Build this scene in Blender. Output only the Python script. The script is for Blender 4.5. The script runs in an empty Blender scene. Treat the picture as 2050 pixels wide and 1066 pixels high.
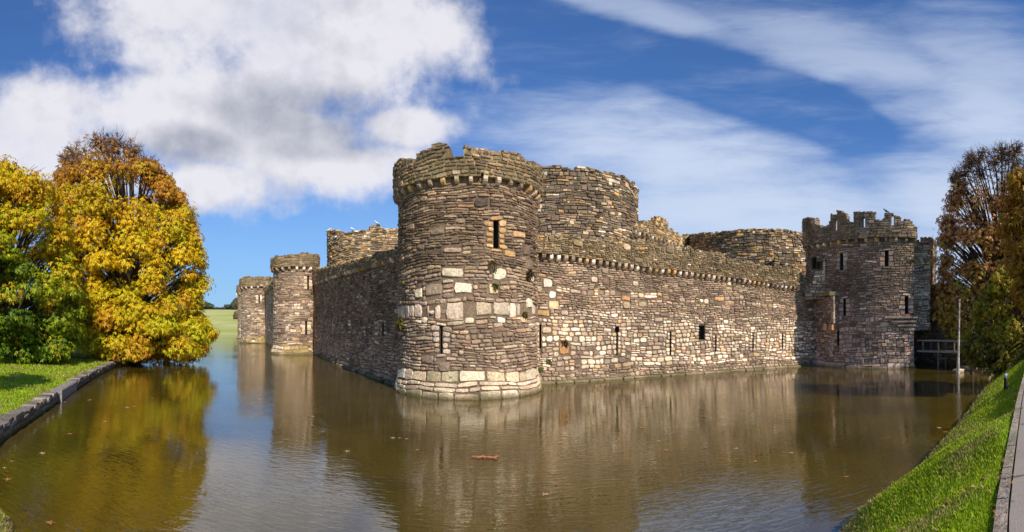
import bpy, math, random
import numpy as np
from mathutils import Vector, Matrix, noise as mnoise
from mathutils.geometry import delaunay_2d_cdt
from bisect import bisect_right
R = math.radians
S = bpy.context.scene
COL = S.collection
PI = math.pi

# ------------------------------------------------------------------ camera, sky, sun, exposure
CAM_Z = 3.3; F = 946.0; CX = 1025.0; HY = 655.0
cd = bpy.data.cameras.new('camera'); cam = bpy.data.objects.new('camera', cd); COL.objects.link(cam)
cam.location = (0, 0, CAM_Z); cam.rotation_euler = (R(90), 0, 0)
cd.type = 'PANO'; cd.clip_start = 0.05; cd.clip_end = 8000
cd.panorama_type = 'CENTRAL_CYLINDRICAL'
cd.central_cylindrical_radius = 1.0
cd.central_cylindrical_range_u_min = -1025/F; cd.central_cylindrical_range_u_max = 1025/F
cd.central_cylindrical_range_v_min = -(1066-HY)/F; cd.central_cylindrical_range_v_max = HY/F
S.camera = cam
S.view_settings.view_transform = 'Standard'; S.view_settings.look = 'None'
S.view_settings.gamma = 1; S.view_settings.use_curve_mapping = False
S.view_settings.exposure = 0.0
S.render.engine = 'CYCLES'
S.cycles.max_bounces = 6; S.cycles.diffuse_bounces = 3; S.cycles.glossy_bounces = 3
S.cycles.transmission_bounces = 3; S.cycles.transparent_max_bounces = 4
SUN_AZ = 148.0; SUN_EL = 39.0          # azimuth clockwise from the view direction (+Y)
sl = bpy.data.lights.new('sun', 'SUN'); sl.energy = 5.0; sl.angle = R(0.53); sl.color = (1.0, 0.91, 0.77)
so = bpy.data.objects.new('sun', sl); COL.objects.link(so)
sdir = Vector((math.sin(R(SUN_AZ))*math.cos(R(SUN_EL)), math.cos(R(SUN_AZ))*math.cos(R(SUN_EL)), math.sin(R(SUN_EL))))
so.rotation_euler = (-sdir).to_track_quat('-Z', 'Y').to_euler()

class NT:
    """tiny node-tree writer"""
    def __init__(s, tree): s.t = tree; s.n = tree.nodes; s.l = tree.links; s.n.clear()
    def add(s, typ, **kw):
        nd = s.n.new(typ)
        ins = kw.pop('ins', {})
        for k, v in kw.items(): setattr(nd, k, v)
        for k, v in ins.items():
            sk = nd.inputs[k]
            if isinstance(v, bpy.types.NodeSocket): s.l.new(v, sk)
            else: sk.default_value = v
        return nd
    def m(s, op, a, b=0.0, c=0.0, clamp=False):
        nd = s.add('ShaderNodeMath', operation=op, use_clamp=clamp)
        for i, v in enumerate((a, b, c)):
            if isinstance(v, bpy.types.NodeSocket): s.l.new(v, nd.inputs[i])
            else: nd.inputs[i].default_value = v
        return nd.outputs[0]
    def vm(s, op, a, b=None):
        nd = s.add('ShaderNodeVectorMath', operation=op)
        for i, v in enumerate((a, b)):
            if v is None: continue
            if isinstance(v, bpy.types.NodeSocket): s.l.new(v, nd.inputs[i])
            else: nd.inputs[i].default_value = v
        return nd.outputs['Value'] if op in ('LENGTH', 'DOT_PRODUCT') else nd.outputs[0]
    def noise(s, vec, scale, detail=4, rough=0.55, dist=0.0):
        nd = s.add('ShaderNodeTexNoise', ins={'Vector': vec, 'Scale': scale, 'Detail': detail, 'Roughness': rough, 'Distortion': dist})
        return nd.outputs['Fac']
    def mr(s, v, a, b, c=0.0, d=1.0, smooth=True):
        nd = s.add('ShaderNodeMapRange', ins={'Value': v, 'From Min': a, 'From Max': b, 'To Min': c, 'To Max': d})
        if smooth: nd.interpolation_type = 'SMOOTHSTEP'
        return nd.outputs['Result']
    def mix(s, f, a, b, typ='MIX'):
        nd = s.add('ShaderNodeMix', data_type='RGBA', blend_type=typ)
        for k, v in ((0, f), (6, a), (7, b)):
            if isinstance(v, bpy.types.NodeSocket): s.l.new(v, nd.inputs[k])
            elif k == 0: nd.inputs[0].default_value = v
            else: nd.inputs[k].default_value = tuple(v) + ((1,) if len(v) == 3 else ())
        return nd.outputs[2]

W = bpy.data.worlds.new('World'); S.world = W; W.use_nodes = True
def build_world():
    T = NT(W.node_tree)
    d = T.add('ShaderNodeTexCoord').outputs['Generated']
    sep = T.add('ShaderNodeSeparateXYZ', ins={0: d})
    X, Y, Z = sep.outputs
    az = T.m('ARCTAN2', X, Y)
    hyp = T.m('SQRT', T.m('ADD', T.m('MULTIPLY', X, X), T.m('MULTIPLY', Y, Y)))
    el = T.m('DIVIDE', Z, T.m('MAXIMUM', hyp, 0.02))
    P = T.add('ShaderNodeCombineXYZ', ins={0: az, 1: el, 2: 0.0}).outputs[0]      # azimuth and slope of the sky direction
    sky = T.add('ShaderNodeTexSky', sky_type='NISHITA', sun_disc=False, sun_elevation=R(SUN_EL), sun_rotation=R(SUN_AZ),
                altitude=0, air_density=1.0, dust_density=0.6, ozone_density=2.5)
    base = T.mix(1.0, sky.outputs[0], (0.62, 0.98, 1.46), 'MULTIPLY')
    # sky noise fields
    n1 = T.noise(P, 3.2, 8, 0.56, 0.2); n2 = T.noise(P, 9.0, 6, 0.6)
    nn = T.m('ADD', T.m('MULTIPLY', T.m('SUBTRACT', n1, 0.5), 1.5), T.m('MULTIPLY', T.m('SUBTRACT', n2, 0.5), 1.0))
    def blob(cx, cy, rx, ry, rot=0.0):
        c = ((cx-CX)/F, (HY-cy)/F, 0)
        v = T.vm('SUBTRACT', P, c)
        mp = T.add('ShaderNodeMapping', ins={'Vector': v}); mp.inputs['Rotation'].default_value = (0, 0, R(rot))
        v = T.vm('MULTIPLY', mp.outputs[0], (F/rx, F/ry, 0))
        return T.m('SUBTRACT', 1.0, T.vm('LENGTH', v))
    def union(bl):
        o = bl[0]
        for b in bl[1:]: o = T.m('SMOOTH_MAX', o, b, 0.15)
        return o
    cum = union([blob(480, 10, 360, 170), blob(640, 120, 330, 200), blob(800, 60, 190, 130), blob(560, 270, 300, 130),
                 blob(330, 250, 220, 120), blob(60, 235, 120, 110), blob(90, 340, 380, 110), blob(420, 370, 170, 70),
                 blob(690, 330, 210, 70), blob(800, 250, 140, 60), blob(-330, 120, 260, 200), blob(-500, 330, 300, 150)])
    cf = T.m('ADD', cum, T.m('MULTIPLY', nn, 1.15))
    cmask = T.m('MULTIPLY', T.mr(cf, -0.12, 0.55), T.mr(T.noise(P, 2.1, 6, .6), .28, .50, .72, 1.0))
    # grey undersides of the cumulus and bright tops
    g1 = T.mr(union([blob(570, 220, 230, 95), blob(640, 265, 130, 45), blob(380, 290, 160, 60), blob(640,290,180,50)]), -0.05, 0.75)
    n3 = T.noise(P, 5.0, 7, 0.55)
    n4 = T.noise(T.vm('ADD', P, (0.022, 0.030, 0)), 5.0, 7, 0.55)
    shade = T.m('ADD', T.m('MULTIPLY', g1, 0.85), T.m('ADD', T.m('MULTIPLY', T.m('SUBTRACT', n3, 0.5), 0.7), T.m('MULTIPLY', T.m('SUBTRACT', n4, n3), 2.6)), clamp=True)
    ccol = T.mix(shade, (8.4, 8.3, 8.9), (3.9, 4.1, 4.9))
    # cirrus streaks
    cir = union([blob(1340, 310, 420, 130, 12), blob(1450, 420, 520, 110, 0), blob(1700, 110, 420, 85, 14), blob(1960, 190, 260, 190, 30), blob(1950, 420, 320, 160), blob(1330, 45, 360, 55, 14)])
    cir = T.m('SUBTRACT', cir, T.m('MULTIPLY', T.mr(T.m('ADD', union([blob(1130, 70, 260, 75, 12), blob(1400, 140, 350, 70, 20), blob(1620, 215, 180, 60, 24)]), T.m('MULTIPLY', nn, .35)), -0.25, 0.75), 1.0))
    mp = T.add('ShaderNodeMapping', ins={'Vector': P}); mp.inputs['Rotation'].default_value = (0, 0, R(12)); mp.inputs['Scale'].default_value = (1.3, 5.5, 1)
    s1 = T.noise(mp.outputs[0], 2.6, 8, 0.6, 0.35)
    mp2 = T.add('ShaderNodeMapping', ins={'Vector': P}); mp2.inputs['Rotation'].default_value = (0, 0, R(-4)); mp2.inputs['Scale'].default_value = (1.5, 7, 1)
    s2 = T.noise(mp2.outputs[0], 3.4, 8, 0.62, 0.5)
    sn = T.m('ADD', T.m('MULTIPLY', T.m('SUBTRACT', s1, 0.5), 1.3), T.m('MULTIPLY', T.m('SUBTRACT', s2, 0.5), 0.9))
    cm = T.mr(T.m('ADD', cir, T.m('MULTIPLY', sn, 0.85)), -0.26, 0.90, 0, 0.86)
    wisp = T.m('MULTIPLY', T.mr(sn, -0.1, 0.55), T.mr(az, -0.25, 0.25, 0.10, 0.26))
    cm = T.m('MULTIPLY', T.m('MAXIMUM', cm, wisp), T.mr(el, .36, .62, 1.0, .62))
    c1 = T.mix(cm, base, (6.6, 7.5, 9.2))
    hz = T.mr(el, 0.0, 0.42, 0.72, 0.0)
    c1 = T.mix(hz, c1, T.mix(T.mr(az, -.45, .35), (3.0, 5.1, 7.8), (5.6, 6.9, 8.8)))
    c2 = T.mix(T.m('MULTIPLY', cmask, 0.97), c1, ccol)
    bg = T.add('ShaderNodeBackground', ins={'Color': c2, 'Strength': 0.1})
    out = T.add('ShaderNodeOutputWorld', ins={'Surface': bg.outputs[0]})
build_world()

# ------------------------------------------------------------------ helpers
rnd = random.Random(7)
def px(x, y, D):                                   # a bearing, a height angle and a distance to a point in the world
    th = (x-CX)/F
    return Vector((D*math.sin(th), D*math.cos(th), CAM_Z + (HY-y)/F*D))
def pol(x, D): p = px(x, 0, D); return (p.x, p.y)
def wl(x, y): return pol(x, CAM_Z*F/(y-HY))        # a waterline point
def link(o, parent=None):
    COL.objects.link(o)
    if parent is not None: o.parent = parent
    return o
def tag(o, label=None, cat=None, group=None, kind=None):
    if label: o['label'] = label
    if cat: o['category'] = cat
    if group: o['group'] = group
    if kind: o['kind'] = kind
    return o
def empty(name, loc, label, cat, group=None):
    o = bpy.data.objects.new(name, None); o.location = loc; o.empty_display_size = 0.5
    link(o); return tag(o, label, cat, group)
class MB:
    def __init__(s): s.v = []; s.f = []; s.c = []
    def add(s, vs, fs, col=None):
        b = len(s.v); s.v.extend(vs); s.f.extend([tuple(i+b for i in f) for f in fs])
        if col is not None: s.c.extend([col]*len(vs))
    def box(s, c, h, col=None, rz=0.0, jit=0.0):
        vs = []
        for k in range(8):
            x = (-1 if k & 1 == 0 else 1)*h[0]; y = (-1 if k & 2 == 0 else 1)*h[1]; z = (-1 if k & 4 == 0 else 1)*h[2]
            x += rnd.uniform(-jit, jit); y += rnd.uniform(-jit, jit); z += rnd.uniform(-jit, jit)
            vs.append((c[0]+x*math.cos(rz)-y*math.sin(rz), c[1]+x*math.sin(rz)+y*math.cos(rz), c[2]+z))
        s.add(vs, [(0,1,3,2),(4,6,7,5),(0,4,5,1),(2,3,7,6),(0,2,6,4),(1,5,7,3)], col)
    def tube(s, pts, rads, n=6, col=None, cap=True):
        vs = []; fs = []
        m = len(pts)
        for i, (p, r) in enumerate(zip(pts, rads)):
            p = Vector(p)
            d = (Vector(pts[min(i+1, m-1)]) - Vector(pts[max(i-1, 0)]))
            if d.length < 1e-6: d = Vector((0,0,1))
            d.normalize()
            a = d.cross(Vector((0.31, 0.17, 0.93)) if abs(d.z) < .9 else Vector((1,0,0))).normalized(); b = d.cross(a)
            for k in range(n):
                t = 2*PI*k/n
                vs.append(tuple(p + (a*math.cos(t)+b*math.sin(t))*r))
        for i in range(m-1):
            for k in range(n):
                k2 = (k+1) % n
                fs.append((i*n+k, i*n+k2, (i+1)*n+k2, (i+1)*n+k))
        if cap: fs.append(tuple(range(n))[::-1]); fs.append(tuple((m-1)*n+k for k in range(n)))
        s.add(vs, fs, col)
    def mesh(s, name, mat, smooth=False):
        me = bpy.data.meshes.new(name); me.from_pydata(s.v, [], s.f)
        if s.c:
            a = me.color_attributes.new('Col', 'FLOAT_COLOR', 'POINT')
            arr = np.ones((len(s.v), 4), np.float32); arr[:, :3] = np.array(s.c, np.float32)
            a.data.foreach_set('color', arr.ravel())
        me.materials.append(mat)
        if smooth: me.polygons.foreach_set('use_smooth', [True]*len(me.polygons))
        me.update(); return me
    def build(s, name, mat, parent=None, smooth=False):
        return link(bpy.data.objects.new(name, s.mesh(name, mat, smooth)), parent)

def new_mat(name):
    m = bpy.data.materials.new(name); m.use_nodes = True
    return m, NT(m.node_tree)
def finish(T, col, rough=0.9, normal=None, spec=0.25, **kw):
    b = T.add('ShaderNodeBsdfPrincipled')
    for k, v in (('Base Color', col), ('Roughness', rough), ('Specular IOR Level', spec)):
        if isinstance(v, bpy.types.NodeSocket): T.l.new(v, b.inputs[k])
        else: b.inputs[k].default_value = v if not isinstance(v, tuple) else tuple(v)+((1,) if len(v) == 3 else ())
    if normal is not None: T.l.new(normal, b.inputs['Normal'])
    T.add('ShaderNodeOutputMaterial', ins={'Surface': b.outputs[0]})
    return b
def bump(T, h, strength, dist): return T.add('ShaderNodeBump', ins={'Height': h, 'Strength': strength, 'Distance': dist}).outputs[0]

def mat_stone(name, lichen=0.25, moss=0.0, tint=(1,1,1)):
    m, T = new_mat(name)
    c = T.add('ShaderNodeVertexColor', layer_name='Col').outputs[0]
    g = T.add('ShaderNodeNewGeometry').outputs['Position']
    n = T.noise(g, 9.0, 6, 0.65); n2 = T.noise(g, 38.0, 4, 0.6); n3 = T.noise(g, 0.55, 4, 0.6)
    k = T.m('MULTIPLY', T.mr(n, .25, .8, .62, 1.40), T.mr(n2, .25, .8, .70, 1.32))
    k = T.m('MULTIPLY', k, T.mr(n3, .3, .7, .74, 1.22))
    c = T.mix(1.0, c, T.add('ShaderNodeCombineColor', ins={0: k, 1: k, 2: k}).outputs[0], 'MULTIPLY')
    c = T.mix(1.0, c, (1.40, 1.25, 1.10), 'MULTIPLY')
    l = T.m('MULTIPLY', T.mr(T.noise(g, 5.0, 8, 0.7), .56, .68), lichen)
    c = T.mix(l, c, (.48, .43, .35))
    l3 = T.m('MULTIPLY', T.mr(T.noise(g, 1.3, 8, 0.72), .55, .72), .55)
    c = T.mix(l3, c, (.085, .068, .055))
    if moss:
        l2 = T.m('MULTIPLY', T.mr(T.noise(g, 1.7, 7, 0.7), .42, .62), moss)
        c = T.mix(l2, c, (.20, .16, .065))
    # damp, weed-stained foot just above the water
    z = T.add('ShaderNodeSeparateXYZ', ins={0: g}).outputs[2]
    wet = T.mr(T.m('ADD', z, T.m('MULTIPLY', n3, .45)), .22, .62, .9, 0)
    c = T.mix(wet, c, T.mix(n, (.06, .05, .028), (.20, .165, .07)))
    bp = bump(T, T.m('ADD', n, T.m('MULTIPLY', n2, .6)), .8, .045)
    finish(T, c, .92, bp, .2)
    return m
def mat_plain(name, c0, c1, scale=6.0, rough=.9, bd=.02, spec=.25, lo=.35, hi=.65):
    m, T = new_mat(name)
    g = T.add('ShaderNodeNewGeometry').outputs['Position']
    n = T.noise(g, scale, 7, 0.65)
    c = T.mix(T.mr(n, lo, hi), c0, c1)
    finish(T, c, rough, bump(T, n, .7, bd), spec)
    return m
M = {}
M['stone'] = mat_stone('rough_stone')
M['stone_moss'] = mat_stone('mossy_stone', .25, .32)
M['stone_far'] = mat_stone('weathered_stone', .2, .12)
M['core'] = mat_plain('rubble_core', (.085, .062, .045), (.20, .15, .11), 7.0, bd=.06)
M['recess'] = mat_plain('opening_stone', (.05, .04, .032), (.10, .08, .06), 6.0)
M['bark'] = mat_plain('bark', (.045, .032, .024), (.12, .09, .065), 12.0, bd=.03)
M['bark_pale'] = mat_plain('pale_bark', (.35, .30, .24), (.72, .66, .56), 5.0, bd=.02)
M['twig'] = mat_plain('twig_bark', (.10, .065, .045), (.17, .11, .08), 12.0)
M['timber'] = mat_plain('weathered_timber', (.10, .085, .07), (.22, .19, .155), 14.0)
M['concrete'] = mat_plain('concrete', (.20, .18, .155), (.32, .295, .255), 9.0)
M['black'] = mat_plain('black_feather', (.012, .012, .014), (.03, .03, .034), 20.0, rough=.6)
M['white'] = mat_plain('white_feather', (.72, .72, .70), (.82, .82, .82), 20.0, rough=.6)

def jit(c, r, a=.18, b=.05):
    k = r.uniform(1-a, 1+a)
    return tuple(max(.01, ch*k*r.uniform(1-b, 1+b)) for ch in c)
PAL = {
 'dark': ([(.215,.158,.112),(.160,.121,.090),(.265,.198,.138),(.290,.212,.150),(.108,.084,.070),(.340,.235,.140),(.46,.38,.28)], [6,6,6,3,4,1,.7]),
 'brown': ([(.31,.235,.17),(.235,.18,.135),(.38,.30,.22),(.19,.145,.11),(.46,.39,.30),(.42,.31,.20)], [6,6,5,3,1.6,.8]),
 'grey': ([(.33,.275,.225),(.27,.215,.17),(.40,.33,.26),(.22,.175,.14),(.50,.43,.34),(.42,.32,.21)], [6,5,5,3,2,1]),
 'pale': ([(.66,.58,.47),(.76,.69,.58),(.50,.40,.28),(.56,.41,.25),(.42,.35,.28),(.70,.64,.54)], [6,5,4,2,4,1.5]),
 'big': ([(.47,.41,.33),(.54,.47,.38),(.42,.36,.28),(.62,.56,.47)], [5,5,3,3]),
 'plinth': ([(.50,.43,.32),(.57,.50,.38),(.43,.35,.24),(.62,.56,.45)], [5,5,3,2]),
 'weed': ([(.30,.25,.12),(.36,.29,.15),(.25,.20,.09)], [5,4,3]),
 'moss': ([(.20,.16,.10),(.15,.12,.08),(.26,.20,.125),(.31,.23,.14),(.36,.28,.18)], [5,5,4,2,1]),
 'rubble': ([(.17,.145,.115),(.13,.11,.09),(.22,.18,.135),(.50,.40,.27),(.58,.36,.13),(.64,.58,.49),(.34,.27,.19)], [6,6,5,3,1.3,1.2,3]),
 'rubble_warm': ([(.34,.26,.165),(.27,.20,.125),(.48,.37,.22),(.58,.40,.16),(.60,.52,.40),(.20,.155,.115)], [5,4,5,2.5,2,3]),
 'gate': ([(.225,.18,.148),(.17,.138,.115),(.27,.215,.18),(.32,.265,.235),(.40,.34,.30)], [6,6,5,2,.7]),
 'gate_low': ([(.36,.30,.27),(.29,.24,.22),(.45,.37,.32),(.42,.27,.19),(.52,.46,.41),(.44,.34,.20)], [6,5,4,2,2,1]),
 'orange': ([(.50,.33,.16),(.56,.39,.21),(.44,.28,.13)], [1,1,1]),
 'slate': ([(.22,.21,.20),(.15,.14,.135),(.30,.28,.26),(.10,.095,.09)], [4,4,2,2]),
}
def pick(pal, r):
    cs, ws = PAL[pal]
    return jit(r.choices(cs, ws)[0], r)

class Path:
    def __init__(s, pts, closed=False):
        s.p = [Vector((a, b)) for a, b in pts]
        if closed: s.p.append(s.p[0].copy())
        s.u = [0.0]
        for a, b in zip(s.p, s.p[1:]): s.u.append(s.u[-1] + (b-a).length)
        s.L = s.u[-1]; n = len(s.p)
        seg = []
        for a, b in zip(s.p, s.p[1:]):
            d = (b-a).normalized(); seg.append(Vector((d.y, -d.x)))
        s.n = []
        for i in range(n):
            if closed: a, b = seg[(i-1) % (n-1)], seg[i % (n-1)]
            else: a, b = seg[max(i-1, 0)], seg[min(i, n-2)]
            s.n.append((a+b).normalized())
        s.closed = closed
    def at(s, u):
        if s.closed: u = u % s.L
        i = min(max(bisect_right(s.u, u)-1, 0), len(s.p)-2)
        t = (u-s.u[i])/(s.u[i+1]-s.u[i])
        a, b = s.p[i], s.p[i+1]; na, nb = s.n[i], s.n[i+1]
        return a.x+(b.x-a.x)*t, a.y+(b.y-a.y)*t, na.x+(nb.x-na.x)*t, na.y+(nb.y-na.y)*t
    def facing(s, u):                                # >0 where the wall can be seen from the moat side
        x, y, nx, ny = s.at(u); d = math.hypot(x, y)
        return -(nx*x+ny*y)/d
    def u_px(s, x, out=0.0):                         # arc length of the nearest visible wall point on a bearing
        th = (x-CX)/F; best = None
        n = 900
        prev = None
        for i in range(n+1):
            u = s.L*i/n; a, b, nx, ny = s.at(u); a += nx*out; b += ny*out
            t = math.atan2(a, b); D = math.hypot(a, b)
            e = abs(t-th)*D + (0 if s.facing(u) > 0 else 50) + D*.001
            if best is None or e < best[0]: best = (e, u, D)
        return best[1], best[2]
    def uz(s, x, y, out=0.0):
        u, D = s.u_px(x, out); return u, CAM_Z + (HY-y)/F*D
def circle(cx, cy, r, n=96): return Path([(cx+r*math.cos(2*PI*i/n), cy+r*math.sin(2*PI*i/n)) for i in range(n)], True)
one = lambda u: 1.0
zero = lambda z: 0.0

def stones(mb, path, bands, z_sc=one, off=zero, dep0=0.0, reserved=(), top=None, bottom=None, u0=0.0, u1=None, detail=2, seed=1, see=-0.25, patches=()):
    r = random.Random(seed)
    u1 = path.L if u1 is None else u1
    def P(u, z, d):
        x, y, nx, ny = path.at(u); o = off(z)+dep0+d
        w = 0.045*math.sin(u*1.7+z*2.1)+0.05*math.sin(u*.63+z*1.3+2)+.02*math.sin(u*4.1+z*5) if z > .25 else 0
        return (x+nx*o, y+ny*o, (z+w)*z_sc(u))
    def stone(a, b, c, d, dep, col):
        w = b-a; h = d-c; g = min(.016, h*.1, w*.1)
        a += g; b -= g; c += g; d -= g; w = b-a; h = d-c
        if w < .02 or h < .02: return
        c += r.uniform(-.10, .10)*h; d += r.uniform(-.10, .10)*h
        if detail >= 2:
            j = lambda s: r.uniform(-s, s)
            q = min(.07, .28*min(w, h)); e = .35*q; jh = h*.07; jw = min(w*.06, .03)
            ring = [(a+q*.6, c+q*.35), ((a+b)/2+j(w*.12), c+j(jh)), (b-q*.6, c+q*.35), (b+j(jw), (c+d)/2+j(h*.1)),
                    (b-q*.6, d-q*.35), ((a+b)/2+j(w*.12), d+j(jh)), (a+q*.6, d-q*.35), (a+j(jw), (c+d)/2+j(h*.1))]
            mu, mz = (a+b)/2, (c+d)/2
            vs = [P(u, z, -.04) for u, z in ring]
            tl, tv = r.uniform(-.02, .02), r.uniform(-.012, .02)
            fr = []
            for k, (u, z) in enumerate(ring):
                fu = mu+(u-mu)*.88 if w < .5 else mu+(u-mu)*(1-.06/w*2*.5)
                fz = mz+(z-mz)*.84
                fr.append(P(fu, fz, dep*.8+tl*(u-mu)/w*2+tv*(z-mz)/h*2+r.uniform(-.008, .008)))
            vs += fr + [P(mu+j(w*.15), mz+j(h*.15), dep+r.uniform(0, .015))]
            fs = [(k, (k+1) % 8, 8+(k+1) % 8, 8+k) for k in range(8)] + [(8+k, 8+(k+1) % 8, 16) for k in range(8)]
            mb.add(vs, fs, col)
        else:
            j = lambda s: r.uniform(-s, s)
            i = min(w, h)*.12
            cs = [(a, c), (b, c), (b, d), (a, d)]
            cs = [(x+j(w*.06), y+j(h*.10)) for x, y in cs]
            ci = [(a+i, c+i), (b-i, c+i), (b-i, d-i), (a+i, d-i)]
            ci = [(x+j(w*.05), y+j(h*.08)) for x, y in ci]
            vs = [P(u, z, -.04) for u, z in cs] + [P(u, z, dep*r.uniform(.75, 1.1)) for u, z in ci]
            mb.add(vs, [(0,1,5,4),(1,2,6,5),(2,3,7,6),(3,0,4,7),(4,5,6,7)], col)
    taken = list(reserved)
    # single large stones set first
    for (u, z, w, h, pal, dep) in patches:
        stone(u-w/2, u+w/2, z-h/2, z+h/2, dep, pick(pal, r)); taken.append((u-w/2, u+w/2, z-h/2, z+h/2))
    # a scatter of odd-sized stones breaks up the courses
    for bd in bands:
        za, zb_ = bd['z']
        if zb_-za < .6: continue
        for i in range(int((u1-u0)*(zb_-za)*bd.get('odd', .38))):
            w = r.uniform(.22, .75); h = min(r.uniform(.16, .46), w*.9); u = r.uniform(u0+w, u1-w); z = r.uniform(za+h/2, zb_-h/2)
            if path.facing(u) < see or (top and (z+h/2 > top(u-w/2) or z+h/2 > top(u+w/2))) or (bottom and z-h/2 < bottom(u)): continue
            bx_ = (u-w/2, u+w/2, z-h/2, z+h/2)
            if any(not (bx_[1] <= t[0] or bx_[0] >= t[1] or bx_[3] <= t[2] or bx_[2] >= t[3]) for t in taken): continue
            stone(*bx_, r.uniform(.03, .09), pick(bd['alt'] if 'alt' in bd and r.random() < .5 else bd['pal'], r)); taken.append(bx_)
    taken.sort()
    for bd in bands:
        z = bd['z'][0]
        while z < bd['z'][1]-.02:
            h = r.uniform(*bd['h'])
            if z+h > bd['z'][1]-bd['h'][0]*.5: h = bd['z'][1]-z
            # free spans of this course
            spans = [(u0, u1)]
            for (a, b, c, d) in taken:
                if d > z+.02 and c < z+h-.02:
                    ns = []
                    for (s0, s1) in spans:
                        if b <= s0 or a >= s1: ns.append((s0, s1)); continue
                        if a > s0: ns.append((s0, a))
                        if b < s1: ns.append((b, s1))
                    spans = ns
            for (s0, s1) in spans:
                u = s0
                while u < s1-.01:
                    w = r.uniform(*bd['w'])
                    if r.random() < .15: w *= 1.6
                    if u+w > s1-bd['w'][0]*.6: w = s1-u
                    um = u+w/2
                    ok = path.facing(um) > see
                    if ok and top is not None and z+h > min(top(um), top(um-w*.36), top(um+w*.36))+.05: ok = False
                    if ok and bottom is not None and z < bottom(um)-.03: ok = False
                    if ok:
                        pal = bd['pal']
                        if 'alt' in bd and r.random() < bd['altp']: pal = bd['alt']
                        dep = r.uniform(*bd.get('dep', (.02, .075)))
                        if h > .2 and r.random() < bd.get('split', .35):
                            hh = h*r.uniform(.35, .65)
                            stone(u, u+w, z, z+hh, dep, pick(pal, r))
                            if w > .5: 
                                wm = w*r.uniform(.35, .65)
                                stone(u, u+wm, z+hh, z+h, r.uniform(.02, .07), pick(pal, r)); stone(u+wm, u+w, z+hh, z+h, r.uniform(.02, .07), pick(pal, r))
                            else: stone(u, u+w, z+hh, z+h, r.uniform(.02, .07), pick(pal, r))
                        else: stone(u, u+w, z, z+h, dep, pick(pal, r))
                    u += w
            z += h

def core(mb, path, z0, z1, z_sc=one, off=zero, holes=(), u0=0.0, u1=None, du=.5, zs=()):
    """outer face of the wall behind the stones, left open at the holes, plus a lid"""
    u1 = path.L if u1 is None else u1
    us = set([u0, u1]); n = max(2, int((u1-u0)/du))
    for i in range(n+1): us.add(u0+(u1-u0)*i/n)
    zz = set([z0, z1]) | set(zs)
    for (a, b, c, d) in holes: us |= {a, b}; zz |= {c, d}
    us = sorted(us); zz = sorted(zz)
    vs = []
    for z in zz:
        for u in us:
            x, y, nx, ny = path.at(min(u, path.L-1e-6) if path.closed and u >= path.L else u); o = off(z)-.02
            vs.append((x+nx*o, y+ny*o, z*z_sc(u)))
    fs = []; nu = len(us)
    for i in range(len(zz)-1):
        for k in range(nu-1):
            um, zm = (us[k]+us[k+1])/2, (zz[i]+zz[i+1])/2
            if any(a < um < b and c < zm < d for (a, b, c, d) in holes): continue
            fs.append((i*nu+k, i*nu+k+1, (i+1)*nu+k+1, (i+1)*nu+k))
    mb.add(vs, fs, (.155, .12, .088))

def slit(path, hole, depth, parent, z_sc=one, off=zero, name='arrow_slit'):
    a, b, c, d = hole; mb = MB()
    def P(u, z, dd):
        x, y, nx, ny = path.at(u); o = off(z)-dd; return (x+nx*o, y+ny*o, z*z_sc(u))
    o = [P(a, c, -.01), P(b, c, -.01), P(b, d, -.01), P(a, d, -.01)]; i = [P(a-.03, c, depth), P(b+.03, c, depth), P(b+.03, d, depth), P(a-.03, d, depth)]
    mb.add(o+i, [(0,1,5,4),(1,2,6,5),(2,3,7,6),(3,0,4,7),(4,5,6,7)])
    return mb.build(name, M['recess'], parent)

def corbel_mesh(seed, w=.24, l=.34, h=.36, col=None):
    r = random.Random(seed); mb = MB()
    prof = [(0, 0), (l*.45, .02), (l*.85, h*.28), (l, h*.55), (l, h), (0, h)]
    n = len(prof); vs = []
    for sx in (-w/2, -w*.42, w*.42, w/2):
        ins = .86 if abs(sx) > w*.45 else 1.0
        for (y, z) in prof: vs.append((sx, -(y*ins+r.uniform(-.015, .015)), h/2+(z-h/2)*(ins if y > .01 else 1)+r.uniform(-.012, .012)))
    fs = []
    for s in range(3):
        for k in range(n): fs.append((s*n+k, s*n+(k+1) % n, (s+1)*n+(k+1) % n, (s+1)*n+k))
    fs.append(tuple(range(n))[::-1]); fs.append(tuple(3*n+k for k in range(n)))
    mb.add(vs, fs, col or pick(r.choice(['pale', 'brown', 'orange', 'grey']), r))
    return mb.mesh('corbel', M['stone'])
CORB = [corbel_mesh(i, col=pick(['grey', 'big', 'pale', 'orange', 'grey', 'brown', 'big'][i], random.Random(i))) for i in range(7)]
def corbels(path, z, spacing, parent, z_sc=one, off=0.0, u0=0.0, u1=None, see=-.1, scale=1.0):
    u1 = path.L if u1 is None else u1
    n = int((u1-u0)/spacing); r = random.Random(int(z*100)+n)
    for i in range(n):
        u = u0+(i+.5)*(u1-u0)/n
        if path.facing(u) < see: continue
        x, y, nx, ny = path.at(u)
        o = bpy.data.objects.new('corbel', r.choice(CORB)); o.parent = parent; COL.objects.link(o)
        o.location = (x+nx*(off-.03)-parent.location.x, y+ny*(off-.03)-parent.location.y, z*z_sc(u)-parent.location.z)
        o.rotation_euler = (0, r.uniform(-.05, .05), math.atan2(ny, nx)+PI/2)
        s = scale*r.uniform(.9, 1.1); o.scale = (s, s, s)

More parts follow.
